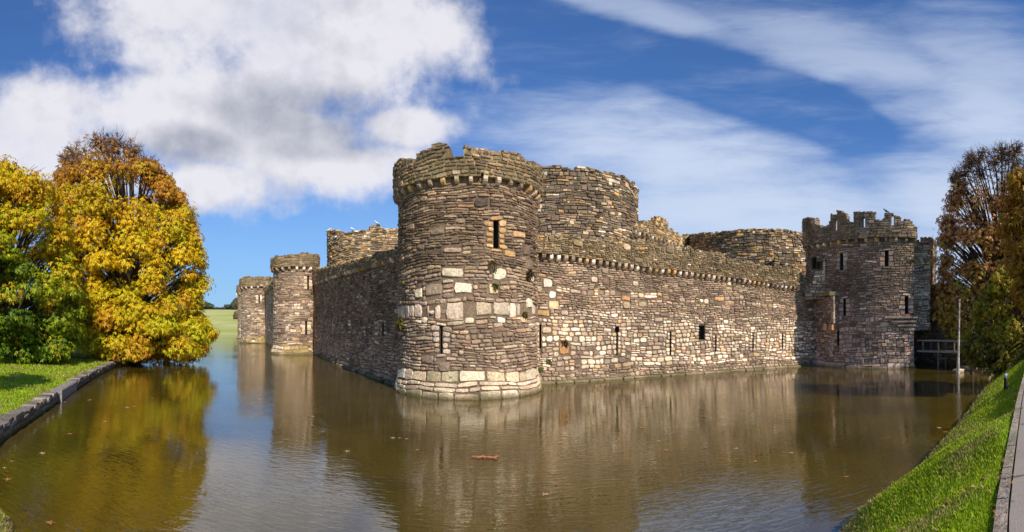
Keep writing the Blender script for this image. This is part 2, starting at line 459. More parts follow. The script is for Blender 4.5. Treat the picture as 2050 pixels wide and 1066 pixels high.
def profile(path, pts, out=0.0, z_sc=one, rough=.07, seed=0, res=.16):
    """ruined top line given as bearings and height angles -> height along the wall"""
    uz = []
    for x, y in pts:
        u, z = path.uz(x, y, out); uz.append((u, z/z_sc(u)))
    uz.sort()
    def f(u):
        if path.closed: u = u % path.L
        if u <= uz[0][0]: b = uz[0][1]
        elif u >= uz[-1][0]: b = uz[-1][1]
        else:
            b = uz[-1][1]
            for (a, za), (c, zc) in zip(uz, uz[1:]):
                if a <= u <= c: b = za+(zc-za)*(u-a)/max(c-a, 1e-6); break
        k = int(u/res); h = math.sin(k*12.9898+seed*78.2)*43758.5453; h -= math.floor(h)
        k2 = int(u/(res*4.3)); h2 = math.sin(k2*39.346+seed*11.1)*24634.6345; h2 -= math.floor(h2)
        return b+(h-.5)*rough*1.3+(h2-.5)*rough*1.5
    return f

def parapet(path, zb, top, thick, parent, out=.22, z_sc=one, holes=(), u0=0.0, u1=None, pal='moss', du=.16, detail=2, seed=3, see=-.25, mat='stone_moss', hh=(.09, .17), ww=(.22, .6), alt='dark', caps=True):
    u1 = path.L if u1 is None else u1
    mb = MB(); n = int((u1-u0)/du); r = random.Random(seed)
    us = set(u0+(u1-u0)*i/n for i in range(n+1))
    for h in holes: us |= {h[0], h[1]}
    us = sorted(us)
    for a, b in zip(us, us[1:]):
        if b-a < 1e-4: continue
        um = (a+b)/2; t = top(um)
        if t < zb+.05: continue
        iv = [(zb, t)]
        for (ha, hb, hc, hd) in holes:
            if ha < um < hb:
                iv = [(zb, min(hc, t))] + ([(hd, t)] if t > hd+.03 else [])
        for (c, d) in iv:
            if d-c < .02: continue
            q = []
            for z in (c, d):
                for u, o in ((a, out-.03), (b, out-.03), (b, out-thick), (a, out-thick)):
                    x, y, nx, ny = path.at(u); q.append((x+nx*o, y+ny*o, z*z_sc(u)))
            mb.add(q, [(3,2,1,0),(4,5,6,7),(0,1,5,4),(1,2,6,5),(2,3,7,6),(3,0,4,7)], pick(pal, r))
            if caps and d == t and path.facing(um) > see and r.random() < .8:       # loose stones along the ruined top
                for o in (out-.12, out-thick+.12):
                    x, y, nx, ny = path.at(um+r.uniform(-.05, .05))
                    mb.box((x+nx*o, y+ny*o, t*z_sc(um)+r.uniform(-.03, .03)), (r.uniform(.06, .12), r.uniform(.07, .14), r.uniform(.03, .07)), pick(r.choice([pal, alt, pal, 'rubble']), r), math.atan2(ny, nx)+PI/2+r.uniform(-.3, .3), .025)
    tmax = max(top(u0+(u1-u0)*i/200) for i in range(201))
    stones(mb, path, [dict(z=(zb, tmax+.1), h=hh, w=ww, pal=pal, alt=alt, altp=.3, dep=(.0, .06))], z_sc, zero, out, holes, top=lambda u: top(u)+.04, u0=u0, u1=u1, detail=detail, seed=seed, see=see)
    return mb.build('parapet', M[mat], parent)

def H(path, x, y0, y1, wpx=None, w=None, z_sc=one):
    """an opening on a wall: bearing, top and bottom height angle"""
    u, D = path.u_px(x); s = z_sc(u)
    hw = (w if w else wpx/F*D)/2
    return (u-hw, u+hw, (CAM_Z+(HY-y1)/F*D)/s, (CAM_Z+(HY-y0)/F*D)/s)
def jambs(hole, r, pal, wr=(.2, .42), h=.3, dep=.06):
    a, b, c, d = hole; out = []
    n = max(2, round((d-c)/h)); hh = (d-c)/n
    for i in range(n):
        for s in (-1, 1):
            w = r.uniform(*wr); u = (a-w/2) if s < 0 else (b+w/2)
            out.append((u, c+hh*(i+.5), w, hh, pal, r.uniform(.02, dep)))
    w = (b-a)+.4
    out.append(((a+b)/2, d+.09, w, .18, pal, dep)); out.append(((a+b)/2, c-.08, w*.9, .16, pal, dep))
    return out

def lid(path, z, parent_mb, inset=.3):
    vs = []
    for i in range(48):
        x, y, nx, ny = path.at(path.L*i/48); vs.append((x-nx*inset, y-ny*inset, z))
    parent_mb.add(vs, [tuple(range(48))], (.14, .12, .07))

# ------------------------------------------------------------------ terrain and moat
MOAT = [(-9.6, 4.1), (-9.9, 4.35), wl(0, 885), wl(115, 806), wl(180, 762), wl(235, 733), (-38, 42), (-54, 72.5), (-118, 158), (-110, 176), (-95, 186), (-20, 205),
        (60, 120), (48, 46), (34.5, 28.5), (34.5, 24), (33, 20.8), (29.5, 18.0), (24.7, 15.3), wl(1966, 790), wl(1908, 870), wl(1812, 970), wl(1698, 1066), (3.4, 4.85), (1.8, 4.3), (0, 4.0), (-3.2, 3.2), (-6.2, 3.5), wl(32, 1062), wl(8, 1040), wl(-40, 1022), (-8.6, 3.9)]
def resample(pts, step_fn):
    out = []
    for a, b in zip(pts, pts[1:]+pts[:1]):
        L = math.dist(a, b); st = step_fn(math.hypot(*a)); n = max(1, int(L/st))
        for i in range(n): t = i/n; out.append((a[0]+(b[0]-a[0])*t, a[1]+(b[1]-a[1])*t))
    return out
def wig(p, k):
    v = mnoise.noise_vector(Vector((p[0]*.5, p[1]*.5, k)));  v2 = mnoise.noise_vector(Vector((p[0]*2.2, p[1]*2.2, k+3)))
    return (p[0]+v.x*.16+v2.x*.06, p[1]+v.y*.16+v2.y*.06)
mo = resample(MOAT, lambda D: max(.22, D*.03))
left_bank = lambda p: p[0] < -9.7 and p[1] < 45
mo = [p if left_bank(p) else wig(p, 1.0) for p in mo]
MOA = np.array(mo); MOB = np.roll(MOA, -1, axis=0)
def moat_dist(p):
    ab = MOB-MOA; ap = np.array(p)-MOA
    t = np.clip((ap*ab).sum(1)/(ab*ab).sum(1), 0, 1)
    q = MOA+ab*t[:, None]
    return float(np.sqrt(((np.array(p)-q)**2).sum(1)).min())
def in_moat(p):
    x, y = p; ys = MOA[:, 1]; ye = MOB[:, 1]
    c = ((ys > y) != (ye > y))
    with np.errstate(divide='ignore', invalid='ignore'):
        xi = (MOB[:, 0]-MOA[:, 0])*(y-ys)/(ye-ys)+MOA[:, 0]
    return bool((c & (x < xi)).sum() % 2)
sst = lambda t: (lambda q: q*q*(3-2*q))(min(1, max(0, t)))
def ground_z(x, y, d=None):
    d = moat_dist((x, y)) if d is None else d
    A = 1.78*min(1, d/2.45)**.8 if d > 0 else 0
    B = .34 + .12*min(1, d/1.2) + 1.15*sst(d/17)
    t = sst((-x-8.9)/2.2); h = A*(1-t)+B*t
    if x > 24: t2 = sst((x-24)/5); h = h*(1-t2)+t2*(.25+.6*sst(d/3)+.6*sst(d/14))
    D = math.hypot(x, y)
    if y > 60 and x < 40: h = .45+.7*sst(d/30)
    if D > 190 and y > 60: h += 17.5*sst((D-200)/230)+1.2*mnoise.noise(Vector((x*.012, y*.012, 3)))*sst((D-200)/120)
    h += .05*mnoise.noise(Vector((x*.8, y*.8, 0)))*min(1, d)
    return h
def build_ground():
    pts = list(mo); nb = len(pts)
    ring = []; r = 1.6
    while r < 2600: ring.append(r); r *= 1.055 if r < 60 else 1.11
    for i, rr in enumerate(ring):
        n = 190 if rr < 500 else 110
        for k in range(n):
            a = -PI*.62+PI*1.24*(k+.5*(i % 2))/n
            p = (rr*math.sin(a)*1.0, rr*math.cos(a))
            if p[1] < 210 and -130 < p[0] < 65 and p[1] > 0 and in_moat(p): continue
            pts.append(p)
    for k in range(40):
        a = PI*.62+PI*.76*k/39
        for rr in (2.5, 6, 15, 50, 200, 900, 2500): pts.append((rr*math.sin(a), rr*math.cos(a)))
    edges = [(i, (i+1) % nb) for i in range(nb)]
    vs, es, fs, ov, oe, of = delaunay_2d_cdt([Vector(p) for p in pts], edges, [], 0, 1e-5)
    V = []
    for v, o in zip(vs, ov):
        b = any(k < nb for k in o)
        V.append((v.x, v.y, ((-.25 if v.x < -9.4 and v.y < 46 else -.05) if b else ground_z(v.x, v.y))))
    FF = []
    for f in fs:
        cx = sum(vs[i].x for i in f)/len(f); cy = sum(vs[i].y for i in f)/len(f)
        if in_moat((cx, cy)): continue
        FF.append(tuple(f))
    mb = MB(); mb.add(V, FF)
    return mb
def mat_grass():
    m, T = new_mat('lawn')
    g = T.add('ShaderNodeNewGeometry').outputs['Position']
    sp = T.add('ShaderNodeSeparateXYZ', ins={0: g}); z = sp.outputs[2]
    n = T.noise(g, 1.1, 6, .65); n2 = T.noise(g, 11.0, 6, .7); n3 = T.noise(g, .35, 4, .6)
    c = T.mix(T.mr(n, .35, .65), (.20, .31, .014), (.31, .40, .022))
    c = T.mix(T.mr(n2, .35, .7, 0, .55), c, (.12, .19, .014))
    c = T.mix(T.m('MULTIPLY', T.mr(n3, .52, .68), .35), c, (.24, .23, .05))
    # bare earth and dry grass along the water's edge
    e = T.mr(T.m('ADD', z, T.m('MULTIPLY', n, .7)), .45, .80, .8, 0)
    c = T.mix(e, c, T.mix(n2, (.15, .105, .06), (.30, .25, .12)))
    # distant fields: paler
    far = T.mr(T.vm('LENGTH', g), 90, 190)
    c = T.mix(far, c, T.mix(T.mr(T.noise(g, .03, 3, .5), .4, .6), (.34, .38, .10), (.46, .45, .18)))
    finish(T, c, .95, bump(T, T.m('ADD', n2, T.noise(g, 45.0, 3, .6)), 1.0, .06), .1)
    return m
M['lawn'] = mat_grass()
gmb = build_ground(); ground = gmb.build('ground', M['lawn'], smooth=True); tag(ground, kind='structure')

def mat_water():
    m, T = new_mat('moat_water')
    g = T.add('ShaderNodeNewGeometry').outputs['Position']
    mp = T.add('ShaderNodeMapping', ins={'Vector': g}); mp.inputs['Rotation'].default_value = (0, 0, R(24)); mp.inputs['Scale'].default_value = (2.3, 8.0, 1)
    w1 = T.noise(mp.outputs[0], 1.0, 3, .5, .6)
    mp2 = T.add('ShaderNodeMapping', ins={'Vector': g}); mp2.inputs['Rotation'].default_value = (0, 0, R(-35)); mp2.inputs['Scale'].default_value = (3.0, 5.0, 1)
    w2 = T.noise(mp2.outputs[0], 1.6, 2, .5, .3)
    w3 = T.noise(g, .45, 3, .5)
    mask = T.mr(T.noise(g, .13, 3, .55), .38, .64, .30, 1.0)
    h = T.m('ADD', T.m('MULTIPLY', w1, 1.0), T.m('MULTIPLY', w2, .45))
    h = T.m('ADD', T.m('MULTIPLY', h, mask), T.m('MULTIPLY', w3, .9))
    nrm = bump(T, h, 1.0, .0095)
    c = T.mix(T.mr(T.noise(g, .4, 4, .5), .35, .65), (.084, .058, .006), (.060, .042, .006))
    b = finish(T, c, .025, nrm, .5)
    b.inputs['IOR'].default_value = 2.6
    return m
M['water'] = mat_water()
wmb = MB(); wmb.add([(-190, -2.0, 0), (75, -2.0, 0), (75, 230, 0), (-190, 230, 0)], [(0, 1, 2, 3)])
# the sheet only needs to lie inside the banks
tag(wmb.build('water', M['water']), kind='structure')
# ------------------------------------------------------------------ castle: corner tower
def plinth(h, w, h2=None):
    return lambda z: (w*(1-sst(z/h)) if z < h else 0)
rc = random.Random(11)
CT = (25.25*math.sin((937-CX)/F), 25.25*math.cos((937-CX)/F)); CR = 3.68
def corner_tower():
    root = empty('corner_tower', (CT[0], CT[1], 0), 'big round corner tower of brown stone, ringed by corbels under a broken parapet', 'tower')
    p = circle(*CT, CR); off = plinth(1.2, .20)
    h1 = H(p, 993, 440, 497, w=.26); h2 = H(p, 883, 651, 712, w=.13); h3 = H(p, 1066, 655, 700, w=.12)
    holes = [h1, h2]
    pt = []
    for h, pal, hh in ((h1, 'orange', .24), (h2, 'pale', .27)): pt += jambs(h, rc, pal, (.28, .5), hh)
    for (x, y, w, h, pal) in [(905, 549, 1.05, .5, 'big'), (928, 579, .85, .6, 'big'), (1000, 552, .7, .5, 'pale'), (988, 580, .55, .5, 'pale'), (838, 582, .5, .45, 'big'),
                              (868, 580, .9, .5, 'grey'), (808, 585, .5, .55, 'grey'), (1062, 553, .8, .5, 'pale'), (940, 640, .5, .3, 'pale'), (850, 640, .35, .3, 'pale'), (1003, 642, .5, .32, 'pale'), (1048, 641, .5, .35, 'pale'), (1060, 610, .6, .5, 'pale'),
                              (868, 505, 1.0, .34, 'dark'), (905, 500, .9, .3, 'grey'), (965, 405, .7, .35, 'dark'), (1040, 470, .9, .35, 'orange'), (1020, 505, .7, .4, 'orange')]:
        u, z = p.uz(x, y); pt.append((u, z, w, h, pal, .06))
    mb = MB(); core(mb, p, -.6, 10.15, off=off, holes=holes, zs=(0, .3, .6, .9, 1.2)); lid(p, 10.15, mb)
    res = list(holes)
    bands = [dict(z=(-.12, .3), h=(.40, .42), w=(.6, 1.2), pal='plinth', dep=(.04, .07), split=0),
             dict(z=(.3, .72), h=(.2, .23), w=(.5, 1.1), pal='plinth', split=0, dep=(.03, .05)),
             dict(z=(.72, 1.22), h=(.45, .5), w=(.5, 1.05), pal='plinth', split=.1, dep=(.03, .05)),
             dict(z=(1.22, 3.05), h=(.11, .22), w=(.2, .6), pal='brown', alt='grey', altp=.3, split=.2),
             dict(z=(3.05, 3.75), h=(.16, .3), w=(.25, .7), pal='brown', alt='pale', altp=.33),
             dict(z=(3.75, 4.42), h=(.60, .67), w=(.4, .95), pal='big', alt='grey', altp=.1, split=.04),
             dict(z=(4.42, 6.1), h=(.10, .24), w=(.22, .65), pal='brown', alt='grey', altp=.25, split=.3),
             dict(z=(6.1, 9.82), h=(.08, .18), w=(.2, .7), pal='dark', alt='brown', altp=.22, split=.2, dep=(.01, .085)),
             dict(z=(9.82, 10.15), h=(.3, .33), w=(.3, .7), pal='dark', dep=(.0, .02), split=0)]
    stones(mb, p, bands, off=off, reserved=res, seed=5, patches=pt)
    fix = mb.build('masonry', M['stone'], root)
    slit(p, h1, .6, root); slit(p, h2, .6, root)
    corbels(p, 9.83, .62, root, scale=.86)
    pb = circle(*CT, CR)
    top = profile(pb, [(786, 340), (797, 318), (815, 320), (832, 326), (833, 309), (859, 304), (861, 291), (894, 290), (895, 318), (925, 318), (926, 293), (962, 299), (1000, 304), (1040, 309), (1049, 313), (1050, 322), (1075, 330), (1090, 335)], .3, seed=2, rough=.045)
    parapet(pb, 10.13, top, .75, root, out=.28, detail=2, seed=8, hh=(.1, .2), ww=(.2, .55), holes=[H(pb, 963, 349, 356, w=.12)])
    return root
ROOTS = {}
def reloc(root):
    """children were built in world coordinates: make their meshes hang from the root at its base"""
    for c in list(root.children):
        if c.name.startswith('corbel'): continue
        c.matrix_parent_inverse = Matrix.Translation(-Vector(root.location))
reloc(corner_tower())

# ------------------------------------------------------------------ right curtain wall
RW = Path([pol(1066, 27.2), wl(1100, 768.7), pol(1275, 30.7), pol(1450, 34.6), wl(1619, 732.5), pol(1652, 41.6)])
RWL = RW.L
def rs(u): return 1.0-.148*(u/RWL)                        # the wall top sinks towards the gate
def curtain_right():
    root = empty('curtain_wall', (*pol(1350, 33), 0), 'long pale curtain wall with corbelled parapet, between big corner tower and dark gate tower', 'wall')
    zc = 7.45
    off = plinth(.35, .18)
    hs = [H(RW, 1342, 663, 712, w=.085, z_sc=rs), H(RW, 1235, 665, 712, w=.085, z_sc=rs), H(RW, 1405, 652, 680, w=.5, z_sc=rs), H(RW, 1433, 672, 705, w=.085, z_sc=rs),
          H(RW, 1507, 665, 705, w=.085, z_sc=rs), H(RW, 1566, 668, 700, w=.09, z_sc=rs), H(RW, 1082, 650, 698, w=.09, z_sc=rs)]
    hs.append(H(RW, 1235, 655, 664.9, w=.3, z_sc=rs))
    pt = []
    for i in (0, 1, 3, 4, 5): pt += jambs(hs[i], rc, 'pale', (.2, .38), .28)[:-2]
    for (x, y, w, h, pal) in [(1096, 568, .62, .52, 'pale'), (1106, 590, .5, .4, 'pale'), (1108, 611, .7, .6, 'pale'), (1088, 628, .8, .5, 'orange'), (1085, 552, .5, .25, 'orange'), (1190, 561, .5, .42, 'big'),
                              (1213, 566, .5, .5, 'dark'), (1252, 598, .75, .4, 'orange'), (1272, 570, .5, .36, 'big'), (1460, 568, .5, .5, 'pale'), (1440, 597, .9, .35, 'orange'), (1130, 700, .7, .7, 'orange'), (1320, 592, .4, .3, 'orange')]:
        u, z = RW.uz(x, y); pt.append((u, z/rs(u), w, h, pal, .05))
    mb = MB(); core(mb, RW, -.6, 8.0, rs, off, holes=hs, zs=(.15, .35))
    bands = [dict(z=(-.1, .16), h=(.25, .26), w=(.7, 1.4), pal='plinth', dep=(.10, .12), split=0),
             dict(z=(.16, .75), h=(.14, .26), w=(.18, .5), pal='grey', alt='brown', altp=.35),
             dict(z=(.75, 1.6), h=(.26, .42), w=(.28, .62), pal='pale', alt='grey', altp=.22, split=.25, odd=.3),
             dict(z=(1.6, 3.3), h=(.24, .40), w=(.24, .52), pal='pale', alt='grey', altp=.14, split=.15, odd=.3),
             dict(z=(3.3, 3.75), h=(.2, .24), w=(.22, .5), pal='pale', alt='grey', altp=.3, split=.1),
             dict(z=(3.75, 4.5), h=(.1, .24), w=(.2, .5), pal='grey', alt='pale', altp=.42, split=.2),
             dict(z=(4.5, 5.4), h=(.09, .2), w=(.2, .55), pal='grey', alt='brown', altp=.5, split=.2),
             dict(z=(5.4, 5.75), h=(.3, .34), w=(.3, .6), pal='brown', alt='pale', altp=.5, split=.4),
             dict(z=(5.75, 7.25), h=(.08, .17), w=(.2, .62), pal='brown', alt='grey', altp=.45, split=.1),
             dict(z=(7.25, 7.6), h=(.3, .33), w=(.3, .5), pal='dark', dep=(0, .02), split=0)]
    stones(mb, RW, bands, rs, off, reserved=hs, seed=21, patches=pt)
    mb.build('masonry', M['stone'], root)
    for i, h in enumerate(hs):
        if i == 2: slit(RW, h, .5, root, rs, name='window_opening')
        elif i == 7: continue
        else: slit(RW, h, .5, root, rs)
    slit(RW, hs[7], .3, root, rs)
    corbels(RW, 7.20, .47, root, rs, scale=1.0, u0=.35, u1=RWL-.3)
    top = profile(RW, [(1070, 466), (1085, 474), (1150, 478), (1250, 483), (1300, 487), (1340, 493), (1384, 497), (1386, 505), (1420, 506), (1447, 509), (1449, 517), (1470, 521), (1500, 524), (1512, 530), (1540, 534), (1575, 540), (1600, 546), (1612, 560), (1635, 572), (1655, 578)], .2, rs, seed=4, rough=.10)
    parapet(RW, 7.57, top, .7, root, out=.36, z_sc=rs, detail=2, seed=9, pal='moss', alt='rubble', hh=(.09, .17), ww=(.16, .42), holes=[H(RW, 1448, 512, 530, w=.12, z_sc=rs), H(RW, 1511, 528, 541, w=.12, z_sc=rs), H(RW, 1377, 500, 517, w=.12, z_sc=rs)])
    reloc(root)
curtain_right()

# ------------------------------------------------------------------ left curtain wall, in its own shade
LW = Path([pol(626, 57.5), wl(640, 712.5), (-14.2, 37.6), wl(797, 773.5), pol(812, 25.2)])
LWL = LW.L
def ls(u): return 1.0-.185*(u/LWL)
def curtain_left():
    root = empty('curtain_wall', (*pol(700, 40), 0), 'dark shaded curtain wall running back from the big corner tower to the smaller moat towers', 'wall')
    off = plinth(.5, .2)
    hs = [H(LW, 767, 648, 672, w=.45, z_sc=ls), H(LW, 727, 652, 676, w=.2, z_sc=ls)]
    pt = jambs(hs[0], rc, 'grey', (.3, .5), .35)[:-2] + jambs(hs[1], rc, 'grey', (.3, .5), .35)[:-2]
    for (x, y0, y1) in ((754, 642, 690), (700, 640, 676), (666, 642, 668)):
        u, D = LW.u_px(x)
        n = 5
        for i in range(n):
            z = (CAM_Z+(HY-(y0+(y1-y0)*(i+.5)/n))/F*D)/ls(u); pt.append((u+rc.uniform(-.06, .06), z, .75, (y1-y0)/F*D/n, rc.choice(['grey', 'grey', 'big']), .05))
    mb = MB(); core(mb, LW, -.6, 9.2, ls, off, holes=hs, zs=(.25, .5))
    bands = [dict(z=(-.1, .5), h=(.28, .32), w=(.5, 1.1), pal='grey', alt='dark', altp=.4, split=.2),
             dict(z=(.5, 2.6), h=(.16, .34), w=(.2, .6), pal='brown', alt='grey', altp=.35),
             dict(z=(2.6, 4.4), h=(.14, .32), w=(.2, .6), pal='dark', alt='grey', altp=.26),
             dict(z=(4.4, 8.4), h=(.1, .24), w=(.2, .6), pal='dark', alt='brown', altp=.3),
             dict(z=(8.4, 8.75), h=(.3, .33), w=(.3, .5), pal='dark', dep=(0, .02), split=0)]
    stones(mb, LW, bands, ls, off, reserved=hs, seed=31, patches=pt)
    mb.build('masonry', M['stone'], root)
    slit(LW, hs[0], .5, root, ls, name='window_opening'); slit(LW, hs[1], .5, root, ls)
    corbels(LW, 8.42, .55, root, ls, scale=.78, u0=1.0)
    top = profile(LW, [(630, 538), (640, 541), (655, 536), (680, 530), (704, 524), (725, 519), (750, 510), (775, 504), (797, 497), (815, 494)], .2, ls, seed=6, rough=.12)
    parapet(LW, 8.72, top, .8, root, out=.26, z_sc=ls, detail=1, seed=12, alt='rubble', hh=(.12, .22), ww=(.25, .6))
    reloc(root)
curtain_left()

# ------------------------------------------------------------------ smaller moat towers to the left
def small_tower(xc, base_y, r, cor_y, tops, label, slits, seed, plin=1.4, D=None, spacing=.8, cs=1.25, det=1):
    D = D or CAM_Z*F/(base_y-HY)
    c = pol(xc, D+r); p = circle(*c, r, 72)
    root = empty('wall_tower', (c[0], c[1], 0), label, 'tower', 'towers along the shaded side of the moat')
    zc = CAM_Z+(HY-cor_y)/F*D
    off = plinth(plin*1.05, .35)
    hs = [H(p, x, y0, y1, w=.28) for x, y0, y1 in slits]
    pt = []
    for h in hs: pt += jambs(h, rc, 'pale', (.4, .7), .4)[:-2]
    mb = MB(); core(mb, p, -.6, zc+.1, off=off, holes=hs, zs=(.3, .6, .9, 1.2, 1.5)); lid(p, zc+.1, mb)
    bands = [dict(z=(-.2, plin), h=(.35, .45), w=(.7, 1.3), pal='weed', alt='plinth', altp=.2, split=.1, dep=(.02, .04)),
             dict(z=(plin, zc*.38), h=(.22, .42), w=(.35, .95), pal='grey', alt='pale', altp=.22),
             dict(z=(zc*.38, zc*.62), h=(.2, .42), w=(.35, .95), pal='grey', alt='pale', altp=.14),
             dict(z=(zc*.62, zc-.35), h=(.16, .34), w=(.35, .9), pal='brown', alt='grey', altp=.35),
             dict(z=(zc-.35, zc+.1), h=(.4, .46), w=(.4, .9), pal='dark', dep=(0, .02), split=0)]
    stones(mb, p, bands, off=off, reserved=hs, seed=seed, detail=det, patches=pt)
    mb.build('masonry', M['stone'], root)
    for h in hs: slit(p, h, .5, root)
    corbels(p, zc-.42, spacing, root, scale=cs)
    pb = circle(*c, r, 72)
    top = profile(pb, tops, .3, seed=seed, rough=.15)
    parapet(pb, zc+.05, top, .9, root, out=.38, detail=det, seed=seed+1, du=.25, hh=(.18, .3), ww=(.35, .9), pal='moss', alt='brown')
    reloc(root)
    return c, r, p
small_tower(591, 711, 2.68, 535, [(540, 520), (549, 517), (560, 513), (575, 511), (598, 508), (610, 506), (618, 509), (634, 511), (645, 514)],
            'middle-sized round moat tower with a pale weed-stained foot, where the shaded curtain wall begins', [(617, 553, 580), (613, 643, 671)], 41)
small_tower(513, 688, 3.15, 575, [(480, 560), (486, 556), (497, 553), (508, 557), (520, 554), (535, 555), (547, 557)],
            'low round tower farther along the moat with one slit, left of the middle-sized tower', [(519, 591, 608)], 51, spacing=1.1, cs=1.5)
small_tower(500, 678, 3.5, 588, [(470, 573), (477, 572), (486, 573)],
            'farthest sliver of a round tower, peeping out on the moat edge behind the low tower', [], 61, D=133, spacing=1.8, cs=2.0)
def link_wall(a, b, ytop, label):
    """stretch of curtain between two of the small towers; a is farther"""
    p = Path([a, b])
    root = empty('curtain_wall', ((a[0]+b[0])/2, (a[1]+b[1])/2, 0), label, 'wall')
    u, D = p.u_px(540); zt = ytop
    mb = MB(); core(mb, p, -.6, zt, du=2)
    stones(mb, p, [dict(z=(-.1, 1.2), h=(.4, .5), w=(.6, 1.2), pal='weed', alt='grey', altp=.5), dict(z=(1.2, zt), h=(.25, .45), w=(.4, 1.1), pal='grey', alt='brown', altp=.5)], seed=71, detail=1)
    mb.build('masonry', M['stone'], root)
    top = lambda u: zt+1.0+.2*math.sin(u*3)
    parapet(p, zt, top, .8, root, out=.2, detail=1, seed=72, du=.5, hh=(.2, .35), ww=(.4, 1.0))
    reloc(root)
link_wall(pol(528, 101), pol(566, 60.5), 9.6, 'short dark stretch of curtain wall between the low tower and the middle-sized tower')

# ------------------------------------------------------------------ great inner towers
def big_tower(xc, d, r, tops, label, pal, alt, seed, mat='stone_far', altp=.3, zb=5.0, hh=(.16, .34), ww=(.25, .7)):
    c = pol(xc, d); p = circle(*c, r, 120)
    root = empty('inner_tower', (c[0], c[1], 0), label, 'tower', 'great inner towers behind the curtain wall')
    top = profile(p, tops, 0, seed=seed, rough=.07, res=.3)
    zt = min(top(p.L*i/100) for i in range(100))-.4
    mb = MB(); core(mb, p, -.2, zt, du=.8); lid(p, zt, mb, 1.0)
    # upper ring follows the ruined top
    n = 220; vs = []; fs = []
    for i in range(n):
        u = p.L*i/n; x, y, nx, ny = p.at(u); t = top(u)-.05
        for (z, o) in ((zt-.1, -.03), (t, -.03), (t, -1.1), (zt-.1, -1.1)): vs.append((x+nx*o, y+ny*o, z))
    for i in range(n):
        j = (i+1) % n
        for k in range(3): fs.append((i*4+k, j*4+k, j*4+k+1, i*4+k+1))
    mb.add(vs, fs, (.13, .10, .06))
    r_ = random.Random(seed)
    for i in range(int(p.L/.22)):
        u = p.L*i/int(p.L/.22)
        if p.facing(u) < -.3: continue
        x, y, nx, ny = p.at(u); o = -r_.uniform(.0, .3)
        mb.box((x+nx*o, y+ny*o, top(u)+r_.uniform(-.08, .06)), (r_.uniform(.1, .22), r_.uniform(.1, .2), r_.uniform(.04, .10)), pick(r_.choice([pal, 'moss', alt]), r_), math.atan2(ny, nx)+PI/2+r_.uniform(-.3, .3), .04)
    stones(mb, p, [dict(z=(zb, 17), h=hh, w=ww, pal=pal, alt=alt, altp=altp, dep=(.0, .14), split=.35)], seed=seed, detail=1, top=lambda u: top(u)+.1)
    mb.build('masonry', M[mat], root)
    reloc(root)
    return p
IT1 = big_tower(1116, 44.6, 7.5, [(940, 350), (1060, 332), (1067, 325), (1071, 326), (1083, 334), (1110, 334), (1150, 338), (1185, 339), (1200, 343), (1220, 346), (1240, 352), (1255, 362), (1265, 370), (1271, 376), (1277, 382)],
          'tall massive drum tower speckled with pale and orange stones, right behind the big corner tower', 'rubble', 'dark', 81)
IT2 = big_tower(772, 62, 7.6, [(650, 470), (655, 467), (665, 460), (676, 462), (682, 469), (700, 465), (735, 461), (742, 456), (756, 452), (764, 459), (790, 459), (805, 460), (860, 462)],
          'broad drum tower of warm speckled rubble, showing above the shaded curtain wall', 'rubble_warm', 'rubble', 91, zb=7)
IT3 = big_tower(1516, 52.6, 7.55, [(1378, 475), (1386, 471), (1400, 469), (1430, 466), (1460, 464), (1480, 461), (1510, 459), (1540, 460), (1570, 462), (1595, 466), (1620, 470), (1650, 474)],
          'low wide half-shaded drum tower above the pale curtain wall, beside the gate tower', 'rubble', 'rubble_warm', 101, zb=4)

# inner curtain seen between two of the drums
def inner_wall():
    p = Path([pol(1262, 42.3), pol(1384, 52.5)])
    root = empty('inner_wall', (p.p[0].x, p.p[0].y, 0), 'inner wall with two broken merlons, between the tall drum tower and the low wide one', 'wall')
    zc = 11.95
    mb = MB(); core(mb, p, -.2, zc)
    stones(mb, p, [dict(z=(5, zc-.5), h=(.14, .32), w=(.2, .6), pal='rubble_warm', alt='grey', altp=.5), dict(z=(zc-.5, zc), h=(.45, .5), w=(.4, .8), pal='dark', dep=(0, .02))], seed=111, detail=1)
    for i in range(14): pass
    mb.build('masonry', M['stone_far'], root)
    corbels(p, zc-.42, .72, root, scale=1.15)
    top = profile(p, [(1262, 447), (1275, 449), (1286, 450), (1289, 441), (1299, 440), (1303, 447), (1311, 451), (1313, 441), (1318, 437), (1333, 438), (1337, 444), (1338, 457), (1350, 463), (1362, 474), (1374, 476), (1376, 472), (1384, 473)], .2, seed=8, rough=.16)
    parapet(p, zc, top, .7, root, out=.25, detail=1, seed=113, pal='rubble_warm', alt='moss', hh=(.14, .26), ww=(.2, .5), holes=[H(p, 1331, 455, 467, w=.16)])
    reloc(root)
inner_wall()

# ------------------------------------------------------------------ gate tower (D-shaped front turned to the left, away from the sun)
def arc_pts(a, b, R_, n=28, tail=6.0):
    a = Vector(a); b = Vector(b); ch = (b-a); m = (a+b)/2; nrm = Vector((ch.y, -ch.x)).normalized()
    hh = math.sqrt(R_*R_-(ch.length/2)**2); c = m-nrm*hh
    a0 = math.atan2(a.y-c.y, a.x-c.x); a1 = math.atan2(b.y-c.y, b.x-c.x)
    while a1 < a0: a1 += 2*PI
    return [(c.x+R_*math.cos(a0+(a1-a0)*i/n), c.y+R_*math.sin(a0+(a1-a0)*i/n)) for i in range(n+1)], -nrm
ga = pol(1613, 42.2); gb = pol(1829, 37.6)
gpts, gback = arc_pts(ga, gb, 8.2)
gtail = Vector((gpts[-1][0], gpts[-1][1])); ghead = Vector((gpts[0][0], gpts[0][1]))
bk = Vector((.93, .37))
rv = Vector(gb).normalized(); rv2 = Vector((rv.x*math.cos(.10)-rv.y*math.sin(.10), rv.y*math.cos(.10)+rv.x*math.sin(.10)))
